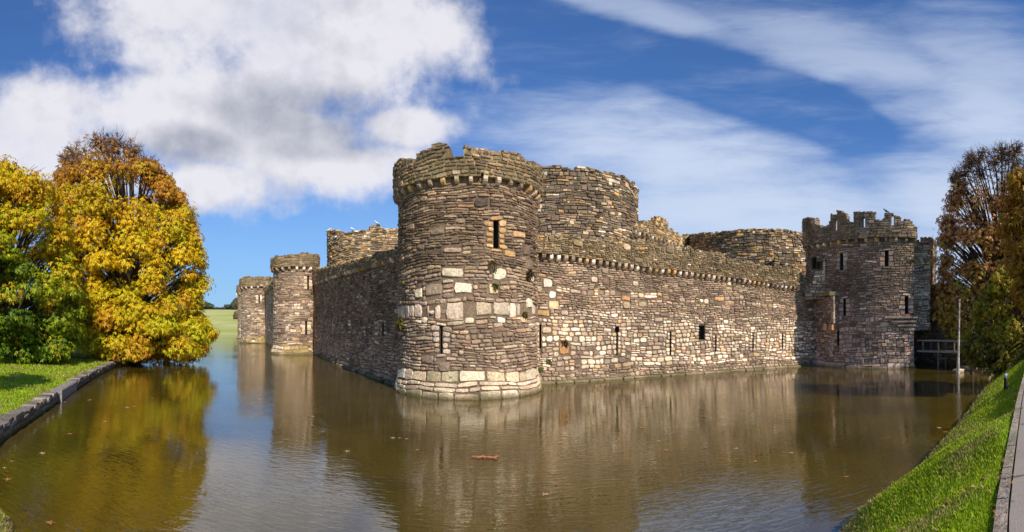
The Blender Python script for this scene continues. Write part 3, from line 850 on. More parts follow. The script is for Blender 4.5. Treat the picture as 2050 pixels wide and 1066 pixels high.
GT = Path([tuple(ghead+bk*6), tuple(ghead+bk*1.2)]+gpts+[tuple(gtail+rv2*.8), tuple(gtail+rv2*6)])
def gate_tower():
    root = empty('gate_tower', (*pol(1725, 41), 0), 'dark shaded gatehouse tower with tall slotted merlons, ending the pale curtain wall', 'tower')
    zc = 10.35
    off = plinth(.5, .25)
    hs = [H(GT, 1685, 508, 541, w=.26), H(GT, 1775, 502, 533, w=.26), H(GT, 1691, 597, 634, w=.2), H(GT, 1815, 594, 628, w=.24), H(GT, 1678, 663, 692, w=.2), H(GT, 1631, 516, 538, w=.8)]
    pt = []
    for i in (0, 1, 2, 3): pt += jambs(hs[i], rc, 'gate_low', (.35, .5), .36)
    mb = MB(); core(mb, GT, -.6, zc, off=off, holes=hs, zs=(.25, .5))
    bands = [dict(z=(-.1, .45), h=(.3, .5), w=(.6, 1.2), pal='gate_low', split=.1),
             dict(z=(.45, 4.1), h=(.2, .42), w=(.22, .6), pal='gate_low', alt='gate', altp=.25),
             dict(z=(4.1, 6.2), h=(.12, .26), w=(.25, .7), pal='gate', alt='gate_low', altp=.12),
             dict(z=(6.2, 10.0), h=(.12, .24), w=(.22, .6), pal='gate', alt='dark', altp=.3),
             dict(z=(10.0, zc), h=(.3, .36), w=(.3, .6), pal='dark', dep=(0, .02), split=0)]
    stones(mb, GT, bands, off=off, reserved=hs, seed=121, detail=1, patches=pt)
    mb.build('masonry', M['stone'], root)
    for i, h in enumerate(hs): slit(GT, h, .6, root, name='window_opening' if i == 5 else 'arrow_slit')
    corbels(GT, zc-.36, .78, root, scale=.85, u0=5)
    # stepped corbelling low on the right side of the drum
    u0, D = GT.u_px(1772); u1, D1 = GT.u_px(1834)
    for i, (ys, cut) in enumerate(((636, 0), (644, .5), (652, 1.0), (660, 1.5))):
        z = CAM_Z+(HY-ys)/F*37; b = MB()
        n = 14; vs = []; d = .42-.1*i
        for k in range(n+1):
            u = u0+cut+(u1-u0-cut)*k/n; x, y, nx, ny = GT.at(u)
            for (o, zz) in ((0, z-.12), (d, z-.06), (d, z+.08), (0, z+.1)): vs.append((x+nx*o, y+ny*o, zz))
        fs = [(k*4+j, k*4+4+j, k*4+5+j, k*4+1+j) for k in range(n) for j in range(3)] + [(0, 1, 2, 3), (n*4+3, n*4+2, n*4+1, n*4)]
        b.add(vs, fs, jit((.30, .26, .23), rc)); b.build('string_course', M['stone'], root)
    pr = [(1604, 440), (1607, 440), (1612, 438), (1628, 437), (1631, 439), (1632, 451), (1641, 452), (1645, 456), (1653, 455), (1660, 449), (1662, 438), (1663, 431), (1675, 430), (1676, 423), (1685, 423), (1688, 427), (1696, 433), (1697, 446), (1708, 448), (1709, 427), (1718, 425), (1726, 426), (1750, 425), (1751, 440), (1768, 443), (1769, 427), (1786, 429), (1797, 435), (1804, 438), (1805, 442), (1811, 443), (1812, 439), (1823, 440), (1826, 450), (1832, 455)]
    top = profile(GT, pr, .3, seed=9, rough=.03)
    parapet(GT, zc, top, .55, root, out=.33, detail=1, seed=15, pal='gate', alt='moss', du=.14, hh=(.12, .24), ww=(.22, .5), u0=4.5, u1=GT.L-3,
            holes=[H(GT, 1622, 445, 467, w=.2), H(GT, 1676, 440, 463, w=.38), H(GT, 1731, 437, 457, w=.24), H(GT, 1787, 433, 453, w=.2), H(GT, 1721, 468, 472, w=.13)])
    reloc(root)
gate_tower()

def solid_wall(name, label, cat, pts, pal, alt, prof, zb, thick, seed, cor=None, mat='stone', holes=(), hh=(.14, .3), ww=(.25, .6), see=-.3, cspace=.7, cscale=1.1):
    p = Path(pts); m = p.at(p.L/2)
    root = empty(name, (m[0], m[1], 0), label, cat)
    top = profile(p, prof, 0, seed=seed, rough=.12)
    hs = [H(p, *h) for h in holes]
    mb = MB(); us = [p.L*i/max(2, int(p.L/.25)) for i in range(max(2, int(p.L/.25))+1)]
    us = sorted(set(us) | {q for h in hs for q in h[:2]})
    for a, b in zip(us, us[1:]):
        um = (a+b)/2; t = top(um); iv = [(zb, t)]
        for (ha, hb, hc, hd) in hs:
            if ha < um < hb: iv = [(zb, hc)]+([(hd, t)] if t > hd else [])
        for (c, d) in iv:
            q = []
            for z in (c, d):
                for u, o in ((a, -.02), (b, -.02), (b, -thick), (a, -thick)):
                    x, y, nx, ny = p.at(u); q.append((x+nx*o, y+ny*o, z))
            mb.add(q, [(3,2,1,0),(4,5,6,7),(0,1,5,4),(1,2,6,5),(2,3,7,6),(3,0,4,7)], (.14, .11, .08))
    zt = max(top(u) for u in us)
    stones(mb, p, [dict(z=(zb, zt+.2), h=hh, w=ww, pal=pal, alt=alt, altp=.25)], seed=seed, detail=1, reserved=hs, top=lambda u: top(u)+.08, see=see)
    # end faces get stones too
    for e, (pa, pb_) in enumerate(((-thick, 0), (0, -thick))):
        x, y, nx, ny = p.at(0 if e == 0 else p.L)
        q = Path([(x+nx*pa, y+ny*pa), (x+nx*pb_, y+ny*pb_)])
        stones(mb, q, [dict(z=(zb, top(0 if e == 0 else p.L)), h=hh, w=(.25, .5), pal=pal, alt='pale', altp=.35)], seed=seed+e+5, detail=1, see=see)
    mb.build('masonry', M[mat], root)
    if cor: corbels(p, cor, cspace, root, scale=cscale)
    reloc(root)
    return p
# ruined lit stub above the end of the curtain wall
solid_wall('ruined_wall', 'broken sunlit stub of wall standing on the curtain wall end, in front of the dark gate tower', 'wall',
           [pol(1611, 39.6), pol(1652, 39.2)], 'grey', 'pale', [(1611, 566), (1618, 562), (1626, 556), (1628, 551), (1633, 548), (1634, 520), (1640, 511), (1646, 512), (1652, 524)], 5.6, .7, 131,
           holes=[(1641, 524, 540, None, .55)])
# latrine projection in the angle
def latrine():
    root = empty('latrine_turret', (*pol(1660, 39.4), 0), 'small boxy projection with mossy top, in the angle of curtain wall and gate tower', 'latrine')
    a = Vector(pol(1650, 39.3)); b = Vector(pol(1668, 37.9)); back = Vector((.93, .37))
    p = Path([tuple(a+back*.6), tuple(a), tuple(b), tuple(b+back*.9)])
    zb, zt = 3.3+(HY-648)/F*38.5, 3.3+(HY-594)/F*38.5
    mb = MB(); core(mb, p, zb, zt, du=.5)
    vs = [(*q, z) for z in (zb, zt) for q in (a, b, b+back*.9, a+back*.6)]
    mb.add(vs, [(0, 3, 2, 1), (4, 5, 6, 7)], (.12, .1, .08))
    stones(mb, p, [dict(z=(zb, zt), h=(.2, .35), w=(.3, .7), pal='gate', alt='gate_low', altp=.2, dep=(.01, .03))], seed=141, detail=1, see=-2)
    for i in range(7): mb.box((b.x-.02, b.y, zb+(zt-zb)*(i+.5)/7), (.09, .10, (zt-zb)/14-.006), pick('grey', rc), .4, .01)
    mb.build('masonry', M['stone'], root)
    c = MB(); m = (a+b)/2+back*.3
    c.box((m.x, m.y, zt+.22), (.5, .8, .14), (.20, .19, .11), math.atan2(b.y-a.y, b.x-a.x)-PI/2, .05); c.build('capping', M['stone_moss'], root)
    for k in (.2, .8):
        q = a+(b-a)*k+back*.3; d = MB(); d.box((q.x, q.y, zb-.28), (.5, .16, .26), pick('orange', rc), .4, .03); d.build('bracket', M['stone'], root)
    reloc(root)
latrine()
# narrow sunlit turret right of the gate tower and the darker wall beyond it
t1 = solid_wall('gate_turret', 'narrow sunlit pale turret squeezed between the dark gate tower and the footbridge wall', 'tower',
           [pol(1829, 39.8), pol(1862, 39.4), tuple(Vector(pol(1862, 39.4))+Vector((.80, .75)))], 'pale', 'big', [(1829, 480), (1838, 478), (1840, 484), (1862, 486)], 3.0, 1.2, 151, cor=3.3+(HY-527)/F*39.4, cspace=.42, cscale=.9)
solid_wall('rear_turret', 'dark ragged turret top standing right behind the narrow sunlit turret', 'tower',
           [pol(1838, 44), pol(1868, 42.8), pol(1874, 44.5)], 'gate', 'dark', [(1838, 490), (1842, 477), (1860, 474), (1868, 478), (1874, 484)], 6.0, 1.5, 161)
solid_wall('dock_wall', 'dark shaded wall behind the footbridge, right of the narrow sunlit turret', 'wall',
           [pol(1822, 42.6), pol(1990, 38.2)], 'dark', 'gate', [(1822, 570), (1852, 570), (1880, 572), (1930, 576), (1995, 570)], -.3, 1.2, 171)
def turret_foot():
    root = empty('stepped_corbelling', (*pol(1850, 39.4), 0), 'stepped stones tapering down under the narrow sunlit turret beside the footbridge', 'masonry')
    for i in range(7):
        y0 = 657+i*7.2; w = .62-.08*i; cxp = 1844-2.6*i; c = px(cxp, y0+3.5, 39.5)
        b = MB(); b.box(tuple(c), (w, .45, .14), pick(rc.choice(['orange', 'brown', 'grey']), rc), -R(48)+.0, .02); b.build('corbel_stone', M['stone'], root)
    reloc(root)
turret_foot()

# ground inside the walls
cg = MB(); inner = [(-2.0, 27.5), (12, 31.5), (22, 33.5), (27.5, 38), (28, 33), (29, 27.5), (32, 29.5), (36, 30), (60, 60), (40, 140), (-40, 150), (-60, 118), (-44, 88), (-24, 53.5), (-12, 37)]
cg.add([(x, y, .9) for x, y in inner], [tuple(range(len(inner)))]); tag(cg.build('castle_ground', M['lawn']), kind='structure')

# ------------------------------------------------------------------ left bank: stone retaining wall with a concrete section
def retaining():
    pts = [p for p in mo if p[0] < -9.75 and p[1] < 43][::1]
    pts = sorted(pts, key=lambda q: q[1])
    p = Path(pts[::-1]) if False else Path(pts)
    # outward side must face the water (right of travel going away along the left bank)
    root = empty('retaining_wall', (pts[0][0], pts[0][1], 0), 'low dark dry-stone wall edging the left lawn along the water', 'wall')
    mb = MB(); zt = .42
    r = random.Random(5)
    ua, _ = p.u_px(116); ub, _ = p.u_px(151)
    for i in range(int(p.L/.5)):
        a, b = p.L*i/int(p.L/.5), p.L*(i+1)/int(p.L/.5)
        q = []
        for z in (-.3, zt-.04):
            for u, o in ((a, 0), (b, 0), (b, -.5), (a, -.5)):
                x, y, nx, ny = p.at(u); q.append((x+nx*o, y+ny*o, z))
        mb.add(q, [(4,5,6,7),(0,1,5,4)], (.10, .09, .075))
    stones(mb, p, [dict(z=(-.12, .03), h=(.14, .16), w=(.3, .7), pal='slate'), dict(z=(.03, .22), h=(.15, .19), w=(.25, .6), pal='slate', alt='grey', altp=.1, dep=(.02, .07)), dict(z=(.22, zt), h=(.16, .2), w=(.25, .65), pal='slate', alt='grey', altp=.15, dep=(.03, .09))],
           reserved=[(ua, ub, -.12, .6)], seed=7, detail=2, see=-2)
    u = 0
    while u < p.L:
        w = r.uniform(.3, .7)
        if not (ua-.2 < u+w/2 < ub+.2):
            x, y, nx, ny = p.at(u+w/2)
            mb.box((x-nx*.2, y-ny*.2, zt-.01+r.uniform(-.02, .03)), (w*.46, r.uniform(.2, .27), r.uniform(.04, .07)), pick('slate', r), math.atan2(ny, nx)+PI/2+r.uniform(-.1, .1), .02)
        u += w
    mb.build('stonework', M['stone_far'], root)
    b = MB(); n = 8; vs = []
    for i in range(n+1):
        x, y, nx, ny = p.at(ua+(ub-ua)*i/n)
        for o, z in ((.08, -.3), (.08, .43), (.02, .48), (-.35, .5), (-.35, -.3)): vs.append((x+nx*o, y+ny*o, z))
    b.add(vs, [(i*5+k, i*5+5+k, i*5+6+k, i*5+1+k) for i in range(n) for k in range(4)]+[(4,3,2,1,0), tuple(n*5+k for k in range(5))])
    b.build('concrete_section', M['concrete'], root)
    pst = MB(); x, y, nx, ny = p.at(ua); pst.box((x+nx*.14, y+ny*.14, .12), (.05, .05, .42), None, math.atan2(ny, nx), .005); pst.build('post', M['concrete'], root)
    reloc(root)
    return p
RTW = retaining()
# ------------------------------------------------------------------ trees
def mat_leaf(name):
    m, T = new_mat(name)
    c = T.add('ShaderNodeVertexColor', layer_name='Col').outputs[0]
    d = T.add('ShaderNodeBsdfPrincipled', ins={'Base Color': c, 'Roughness': .55, 'Specular IOR Level': .25})
    t = T.add('ShaderNodeBsdfTranslucent', ins={'Color': c})
    mx = T.add('ShaderNodeMixShader', ins={0: .30, 1: d.outputs[0], 2: t.outputs[0]})
    T.add('ShaderNodeOutputMaterial', ins={'Surface': mx.outputs[0]})
    return m
M['leaf'] = mat_leaf('autumn_leaf')
def leaves_mesh(name, pos, nrm, col, size, seed, nl=5, droop=.45):
    """palmate leaves: nl leaflets spread from each point; arrays of position, facing, colour, size"""
    rg = np.random.default_rng(seed); n = len(pos)
    nrm = nrm/np.linalg.norm(nrm, axis=1, keepdims=True)
    rv_ = rg.normal(size=(n, 3)); t = rv_-nrm*(rv_*nrm).sum(1, keepdims=True); t /= np.linalg.norm(t, axis=1, keepdims=True)
    b = np.cross(nrm, t)
    V = np.zeros((n, nl, 4, 3)); C = np.zeros((n, nl, 4, 3))
    for k in range(nl):
        a = (k-(nl-1)/2)*1.05+rg.normal(0, .15, n)
        ca, sa = np.cos(a)[:, None], np.sin(a)[:, None]
        d = t*ca+b*sa; s = -t*sa+b*ca
        L = size[:, None]*rg.uniform(.8, 1.15, (n, 1))*(1-.16*abs(k-(nl-1)/2)); w = L*rg.uniform(.20, .28, (n, 1))
        dn = -np.array([0, 0, 1.0])*L*droop
        V[:, k, 0] = pos; V[:, k, 2] = pos+d*L+dn-nrm*L*.15
        mid = pos+d*L*.62+dn*.35+nrm*L*.05
        V[:, k, 1] = mid+s*w; V[:, k, 3] = mid-s*w
        C[:, k] = (col*rg.uniform(.82, 1.18, (n, 1)))[:, None, :]
    V = V.reshape(-1, 3); C = C.reshape(-1, 3); nq = n*nl
    me = bpy.data.meshes.new(name)
    me.vertices.add(len(V)); me.vertices.foreach_set('co', V.ravel())
    me.loops.add(nq*4); me.loops.foreach_set('vertex_index', np.arange(nq*4, dtype=np.int32))
    me.polygons.add(nq); me.polygons.foreach_set('loop_start', np.arange(0, nq*4, 4, dtype=np.int32)); me.polygons.foreach_set('loop_total', np.full(nq, 4, dtype=np.int32))
    a = me.color_attributes.new('Col', 'FLOAT_COLOR', 'POINT'); arr = np.ones((len(V), 4), np.float32); arr[:, :3] = np.clip(C, .005, .95); a.data.foreach_set('color', arr.ravel())
    me.materials.append(M['leaf']); me.update(calc_edges=True); me.validate()
    return me
def bez(a, b, c, n):
    a, b, c = Vector(a), Vector(b), Vector(c)
    return [a*(1-t)**2+b*2*t*(1-t)+c*t*t for t in [i/n for i in range(n+1)]]
def tree(base, sil, D, label, cat, colf, seed, npad=90, pad_r=(1.0, 1.7), per=120, lsize=.33, trunk_r=.38, bare_above=None, gaps=0.0, twigs=5, name='chestnut_tree', depth=None, squash=.7, group=None, inner=.25, shy=None, bark='bark', twig_r=.018):
    """sil: list of (y, x left, x right) of the crown outline in the photograph, read at distance D"""
    rg = np.random.default_rng(seed); r = random.Random(seed)
    bx, by = base; bz = ground_z(bx, by) if not in_moat(base) else 0
    root = empty(name, (bx, by, bz), label, cat, group)
    view = Vector((bx, by, 0)).normalized(); side = Vector((view.y, -view.x, 0))
    rows = []
    for y, xl, xr in sil:
        z = CAM_Z+(HY-y)/F*D; a = px(xl, y, D); b = px(xr, y, D)
        o = Vector((bx, by, 0))
        rows.append((z, (a-o).dot(side), (b-o).dot(side)))
    rows.sort()
    def at(z):
        if z <= rows[0][0]: return rows[0][1:]
        for (z0, a0, b0), (z1, a1, b1) in zip(rows, rows[1:]):
            if z0 <= z <= z1:
                t = (z-z0)/(z1-z0); return a0+(a1-a0)*t, b0+(b1-b0)*t
        return rows[-1][1:]
    zlo, zhi = rows[0][0], rows[-1][0]
    pads = []
    cells = int(npad)
    for i in range(cells):
        for tries in range(20):
            z = zlo+(zhi-zlo)*r.random()**1.0
            a, b = at(z); c = (a+b)/2; hw = (b-a)/2
            if r.random() < hw/5.5+.1: break
        pr = r.uniform(*pad_r)*min(1, .35+hw/3.5)
        ph = r.uniform(-PI*.62, PI*.62) if r.random() < .8 else r.uniform(-PI, PI)       # 0 = towards the camera
        rr = max(0, hw-pr*.75)*(1 if r.random() < .75 else r.uniform(.3, .9))
        dr = (depth if depth else 1.0)
        p = Vector((bx, by, 0))+side*(c+rr*math.sin(ph))-view*(rr*math.cos(ph)*dr)
        p.z = min(max(z, zlo+pr*.5*squash), zhi-pr*.6*squash)
        pads.append((p, pr, Vector((math.sin(ph)*side.x-math.cos(ph)*view.x, math.sin(ph)*side.y-math.cos(ph)*view.y, .25))))
    # extra pads pinned to the outline
    for k in range(int(npad*.35)):
        z = zlo+(zhi-zlo)*r.random(); a, b = at(z); pr = r.uniform(pad_r[0]*.6, pad_r[0])
        s = r.choice((-1, 1)); w = (a+pr*.6) if s < 0 else (b-pr*.6)
        p = Vector((bx, by, 0))+side*w-view*r.uniform(-1.5, 1.5); p.z = min(max(z, zlo+pr*.4), zhi-pr*.4)
        pads.append((p, pr, side*s+Vector((0, 0, .2))))
    wood = MB(); tw = MB()
    tz = max(zlo, bz); ttop = bz+(zhi-bz)*.62
    a, b = at((zlo+zhi)/2); cc = Vector((bx, by, 0))+side*(a+b)/2*.6
    tp = [Vector((bx, by, bz-.3)), Vector((bx, by, bz+.8)), Vector((bx*.6+cc.x*.4, by*.6+cc.y*.4, bz+(ttop-bz)*.45)), Vector((cc.x, cc.y, ttop)), Vector((cc.x+.3, cc.y, bz+(zhi-bz)*.86))]
    wood.tube(tp, [trunk_r*1.35, trunk_r, trunk_r*.75, trunk_r*.42, .05], 10)
    P_, N_, C_, S_ = [], [], [], []
    for (p, pr, out) in pads:
        zf = (p.z-zlo)/(zhi-zlo)
        h0 = bz+(p.z-bz)*r.uniform(.3, .62); k = min(.95, max(.0, (h0-bz)/(ttop-bz)))
        st = Vector((bx+(cc.x-bx)*k, by+(cc.y-by)*k, min(h0, ttop)))
        mid = st.lerp(p, .55)+Vector((0, 0, (p-st).length*.16))
        pts = bez(st, mid, p, 5); r0 = trunk_r*.30*(1-k*.4)
        wood.tube(pts, [r0*(1-.8*i/5)+.015 for i in range(6)], 5, cap=False)
        top_bare = bare_above is not None and zf > bare_above
        nt = twigs*(3 if top_bare else 1)
        for q in range(nt):
            d = Vector((r.gauss(0, 1), r.gauss(0, 1), r.gauss(.25, .8)))+out*.8; d.normalize()
            e = p+d*pr*r.uniform(.8, 1.2)
            m2 = p.lerp(e, .5)+Vector((r.gauss(0, .1), r.gauss(0, .1), r.gauss(.05, .1)))*pr
            (tw if top_bare else wood).tube([p, m2, e], [twig_r*1.6, twig_r*1.2, twig_r*.6], 3, cap=False)
            if top_bare:
                for w_ in range(4):
                    s0 = p.lerp(e, r.uniform(.3, 1)); e2 = s0+(d+Vector((r.gauss(0, .7), r.gauss(0, .7), r.gauss(.3, .5)))).normalized()*pr*r.uniform(.3, .6)
                    tw.tube([s0, e2], [twig_r, twig_r*.5], 3, cap=False)
        n = int(per*pr*pr*(1-gaps))
        if top_bare: n = int(n*max(.02, (.22-.6*(zf-bare_above))))
        u = rg.normal(size=(n, 3)); u /= np.linalg.norm(u, axis=1, keepdims=True)
        o = np.array(out); keep = (u@o > -.55) | (rg.random(n) < .3); u = u[keep]; n = len(u)
        if n == 0: continue
        rad = pr*(1.28*rg.random((n, 1))**.55+rg.normal(0, .08, (n, 1)))
        sc_ = np.array([r.uniform(.7, 1.35), r.uniform(.7, 1.35), squash*r.uniform(.6, 1.2)]); pos = np.array(p)+u*rad*sc_; pos[:, 2] -= .12*pr*(u[:, 0]**2+u[:, 1]**2)
        nr = u*np.array([1, 1, .8])+np.array([0, 0, .55])+rg.normal(0, .38, (n, 3))
        hue = r.gauss(0, 1)
        P_.append(pos); N_.append(nr); S_.append(lsize*rg.uniform(.75, 1.25, n))
        C_.append(np.array([colf(zf+.06*rg.normal(), (q-np.array([bx, by, 0]))@np.array(side), hue+.6*rg.normal(), r) for q in pos]))
    P_ = np.concatenate(P_); N_ = np.concatenate(N_); C_ = np.concatenate(C_); S_ = np.concatenate(S_)
    ok = P_[:, 2] > .06
    P_, N_, C_, S_ = P_[ok], N_[ok], C_[ok], S_[ok]
    t = wood.build('trunk', M[bark], root); crown = link(bpy.data.objects.new('crown', leaves_mesh('crown', P_, N_, C_, S_, seed)), root)
    if tw.v: tw.build('bare_twigs', M['twig'], root)
    reloc(root)
    return root, len(P_)
def lerp3(a, b, t): t = min(1, max(0, t)); return [a[i]+(b[i]-a[i])*t for i in range(3)]
YEL, GOLD, ORG, BRN, GRN, DGR, LIM = (.82, .58, .012), (.76, .46, .012), (.62, .28, .02), (.36, .16, .045), (.17, .28, .014), (.07, .14, .012), (.52, .54, .014)
def col_gold(z, s, h, r):
    c = lerp3(GOLD, YEL, .75+.35*h)
    if h < -.6: c = lerp3(c, LIM, .6)
    if z < .4: c = lerp3(c, (LIM if h < .0 else (GRN if h < .5 else ORG)), (.42-z)*2.2*min(1, abs(h)+.2))
    if z > .5: c = lerp3(c, ORG, (z-.5)*2.8+.22*h)
    if z > .72: c = lerp3(c, BRN, (z-.72)*4+.15*h)
    if h > 1.3: c = lerp3(c, ORG, .5)
    return c
def col_green(z, s, h, r):
    base = lerp3(DGR, GRN, .5+.4*h)
    t = (z-.16)*1.9+s*.10+.25*h
    c = lerp3(base, LIM, t)
    c = lerp3(c, GOLD, (t-.75)*1.4)
    if h > 1.7: c = lerp3(c, ORG, .7)
    return c
def col_russet(z, s, h, r):
    c = lerp3((.60, .25, .09), (.74, .38, .12), .5+.4*h)
    if z < .55: c = lerp3(c, (.56, .44, .04), (.58-z)*2.0+.25*h)
    if z > .8: c = lerp3(c, (.24, .12, .07), .5)
    return c
def col_lowgreen(z, s, h, r):
    c = lerp3((.20, .22, .02), (.48, .40, .03), .5+.4*h)
    if h > .9: c = lerp3(c, (.38, .28, .03), .6)
    if z < .3: c = lerp3(c, (.10, .09, .02), .5)
    return c
NL = []
NL.append(tree(pol(268, 44), [(722, 215, 330), (705, 150, 405), (690, 130, 424), (665, 118, 436), (640, 108, 408), (600, 104, 405), (560, 100, 412), (520, 102, 414), (480, 100, 402), (440, 105, 392), (410, 105, 384), (390, 102, 362), (360, 106, 338), (330, 116, 318), (305, 128, 285), (283, 165, 255)], 43,
     'large golden chestnut tree with bare brown twigs at its top, leaning over the left bank', 'tree', col_gold, 3, npad=240, pad_r=(.7, 1.5), per=190, lsize=.235, trunk_r=.5, bare_above=.86, twigs=4))
NL.append(tree(pol(20, 36), [(712, -90, 118), (690, -130, 150), (640, -150, 165), (580, -160, 165), (520, -160, 150), (470, -150, 140), (430, -140, 130), (395, -130, 118), (372, -110, 108), (360, -95, 60), (345, -30, 26), (325, -4, 20)], 35,
     'dense green and yellow chestnut tree on the lawn at the left frame edge', 'tree', col_green, 4, npad=170, pad_r=(.7, 1.4), per=200, lsize=.225, trunk_r=.42, twigs=3))
NL.append(tree(pol(2003, 39.2), [(742, 1985, 2030), (720, 1940, 2080), (690, 1905, 2100), (640, 1880, 2120), (590, 1866, 2135), (540, 1874, 2140), (490, 1876, 2140), (440, 1880, 2130), (400, 1890, 2120), (360, 1899, 2105), (330, 1915, 2085), (305, 1940, 2060), (284, 1975, 2030)], 37.5,
     'tall russet chestnut tree thinning to bare twigs at its crown top, by the footbridge', 'tree', col_russet, 5, npad=270, pad_r=(.7, 1.25), per=95, lsize=.22, trunk_r=.36, bare_above=.83, gaps=.12, twigs=6, inner=.3, depth=.28))
NL.append(tree(pol(2006, 27), [(742, 1965, 2075), (715, 1935, 2090), (690, 1928, 2095), (660, 1934, 2095), (635, 1945, 2090), (600, 1960, 2080), (560, 1985, 2070), (530, 2000, 2050)], 26.5,
     'low bushy green tree under the russet tree, hanging over the grass bank', 'tree', col_lowgreen, 6, npad=70, pad_r=(.45, .8), per=230, lsize=.21, trunk_r=.16, twigs=3))
NL.append(tree(pol(2085, 24), [(640, 2060, 2150), (600, 2038, 2160), (540, 2022, 2170), (480, 2010, 2170), (430, 2008, 2170), (390, 2014, 2160), (350, 2026, 2150), (340, 2040, 2120)], 24,
     'orange brown tree whose leaves reach in at the right frame edge', 'tree', lambda z, s, h, r: lerp3((.34, .17, .02), (.46, .27, .02), .5+.4*h), 7, npad=70, pad_r=(.6, 1.0), per=130, lsize=.22, trunk_r=.2, twigs=3))
NL.append(tree((-17.5, 3.6), [(y, 1025+946*math.atan2(-17.5, 3.6)-w, 1025+946*math.atan2(-17.5, 3.6)+w) for y, w in ((590, 90), (540, 150), (480, 170), (420, 165), (370, 120), (330, 60))], 17.5,
     'unseen chestnut tree added beyond the left frame edge to cast dappled shade on the lawn', 'tree', col_green, 12, npad=60, pad_r=(.7, 1.2), per=60, lsize=.26, trunk_r=.2, twigs=2))  # out-of-view tree, added as a shadow caster for the left lawn
print('LEAVES', [n for _, n in NL])

# small pale trunk standing in the water's edge by the bridge, other bare trunks
def bare_trunk(x, y0, y1, D, label, rad, mat):
    b = px(x, y0, D); t = px(x+3, y1, D); zb = 0.0
    root = empty('young_tree', (b.x, b.y, zb), label, 'tree')
    mb = MB(); mb.tube([(b.x, b.y, -.2), (b.x, b.y, .15), (b.x*1.0+.03, b.y, 1.2), (t.x, t.y, t.z)], [rad*2.2, rad*1.5, rad, rad*.6], 8)
    mb.build('trunk', M[mat], root)
    tw = MB(); r = random.Random(int(x))
    for i in range(26):
        z = r.uniform(t.z*.55, t.z); k = z/t.z; s = Vector((b.x+(t.x-b.x)*k, b.y+(t.y-b.y)*k, z))
        d = Vector((r.gauss(0, 1), r.gauss(0, 1), 1.0)).normalized(); tw.tube([s, s+d*r.uniform(.4, 1.1)], [.02, .006], 3, cap=False)
    tw.build('branch', M['twig'], root); reloc(root)
bare_trunk(1918, 742, 600, 33.5, 'slim pale sunlit trunk rising from the water edge in front of the footbridge', .085, 'bark_pale')
bare_trunk(1946, 745, 600, 33.0, 'slim dark trunk at the water edge just right of the pale sunlit trunk', .10, 'bark')
# pale stones of the moat end
for i, (x, y, D, w) in enumerate([(1918, 741, 34.2, .32), (1932, 737, 36.5, .42), (1943, 739, 36, .5), (1956, 742, 35, .36), (1967, 741, 34.6, .42), (1978, 745, 32.6, .3)]):
    c = px(x, y, D); b = MB(); b.box((c.x, c.y, .12), (w, .3, .16), pick('plinth', rc), rc.uniform(-.6, .2), .07)
    o = b.build('edge_stone', M['stone'])
    tag(o, 'pale edging stones half out of the water at the moat end below the footbridge', 'stone', 'pale edging stones at the moat end')

# ------------------------------------------------------------------ footbridge
M['plank'] = mat_plain('bridge_plank', (.22, .20, .17), (.38, .35, .30), 14.0)
def bridge():
    a = Vector(pol(1836, 38.2)); b = Vector(pol(1998, 34.8)); d = (b-a).normalized(); n = Vector((d.y, -d.x)); L = (b-a).length; rz = math.atan2(d.y, d.x)
    root = empty('footbridge', ((a.x+b.x)/2, (a.y+b.y)/2, 0), 'low timber footbridge with a pale rail crossing the moat right of the gate tower', 'bridge')
    zd = 1.40; zr = 2.20; m = (a+b)/2
    bx = lambda nm, c, h: (lambda q: (q.box(c, h, None, rz, .004), q.build(nm, M['plank'] if nm != 'post' else M['timber'], root)))(MB())
    mb = MB(); k = int(L/.16)
    for i in range(k):
        q = a+d*(L*(i+.5)/k)+n*(-.6); mb.box((q.x, q.y, zd), (L/k*.45, .62, .03), None, rz, .004)
    mb.build('deck', M['timber'], root)
    for s in (0, -1.2):
        q = m+n*s; bx('edge_beam', (q.x, q.y, zd-.06), (L/2, .05, .06)); bx('hand_rail', (q.x, q.y, zr), (L/2, .05, .045)); 
        np_ = 5
        for i in range(np_):
            t = a+d*(L*(i+.4)/np_)+n*s; bx('post', (t.x, t.y, (zr+(-.3 if i % 2 else zd-.2))/2), (.05, .05, (zr-(-.3 if i % 2 else zd-.2))/2-.02))
    reloc(root)
bridge()

# ------------------------------------------------------------------ path, kerb, marker on the right

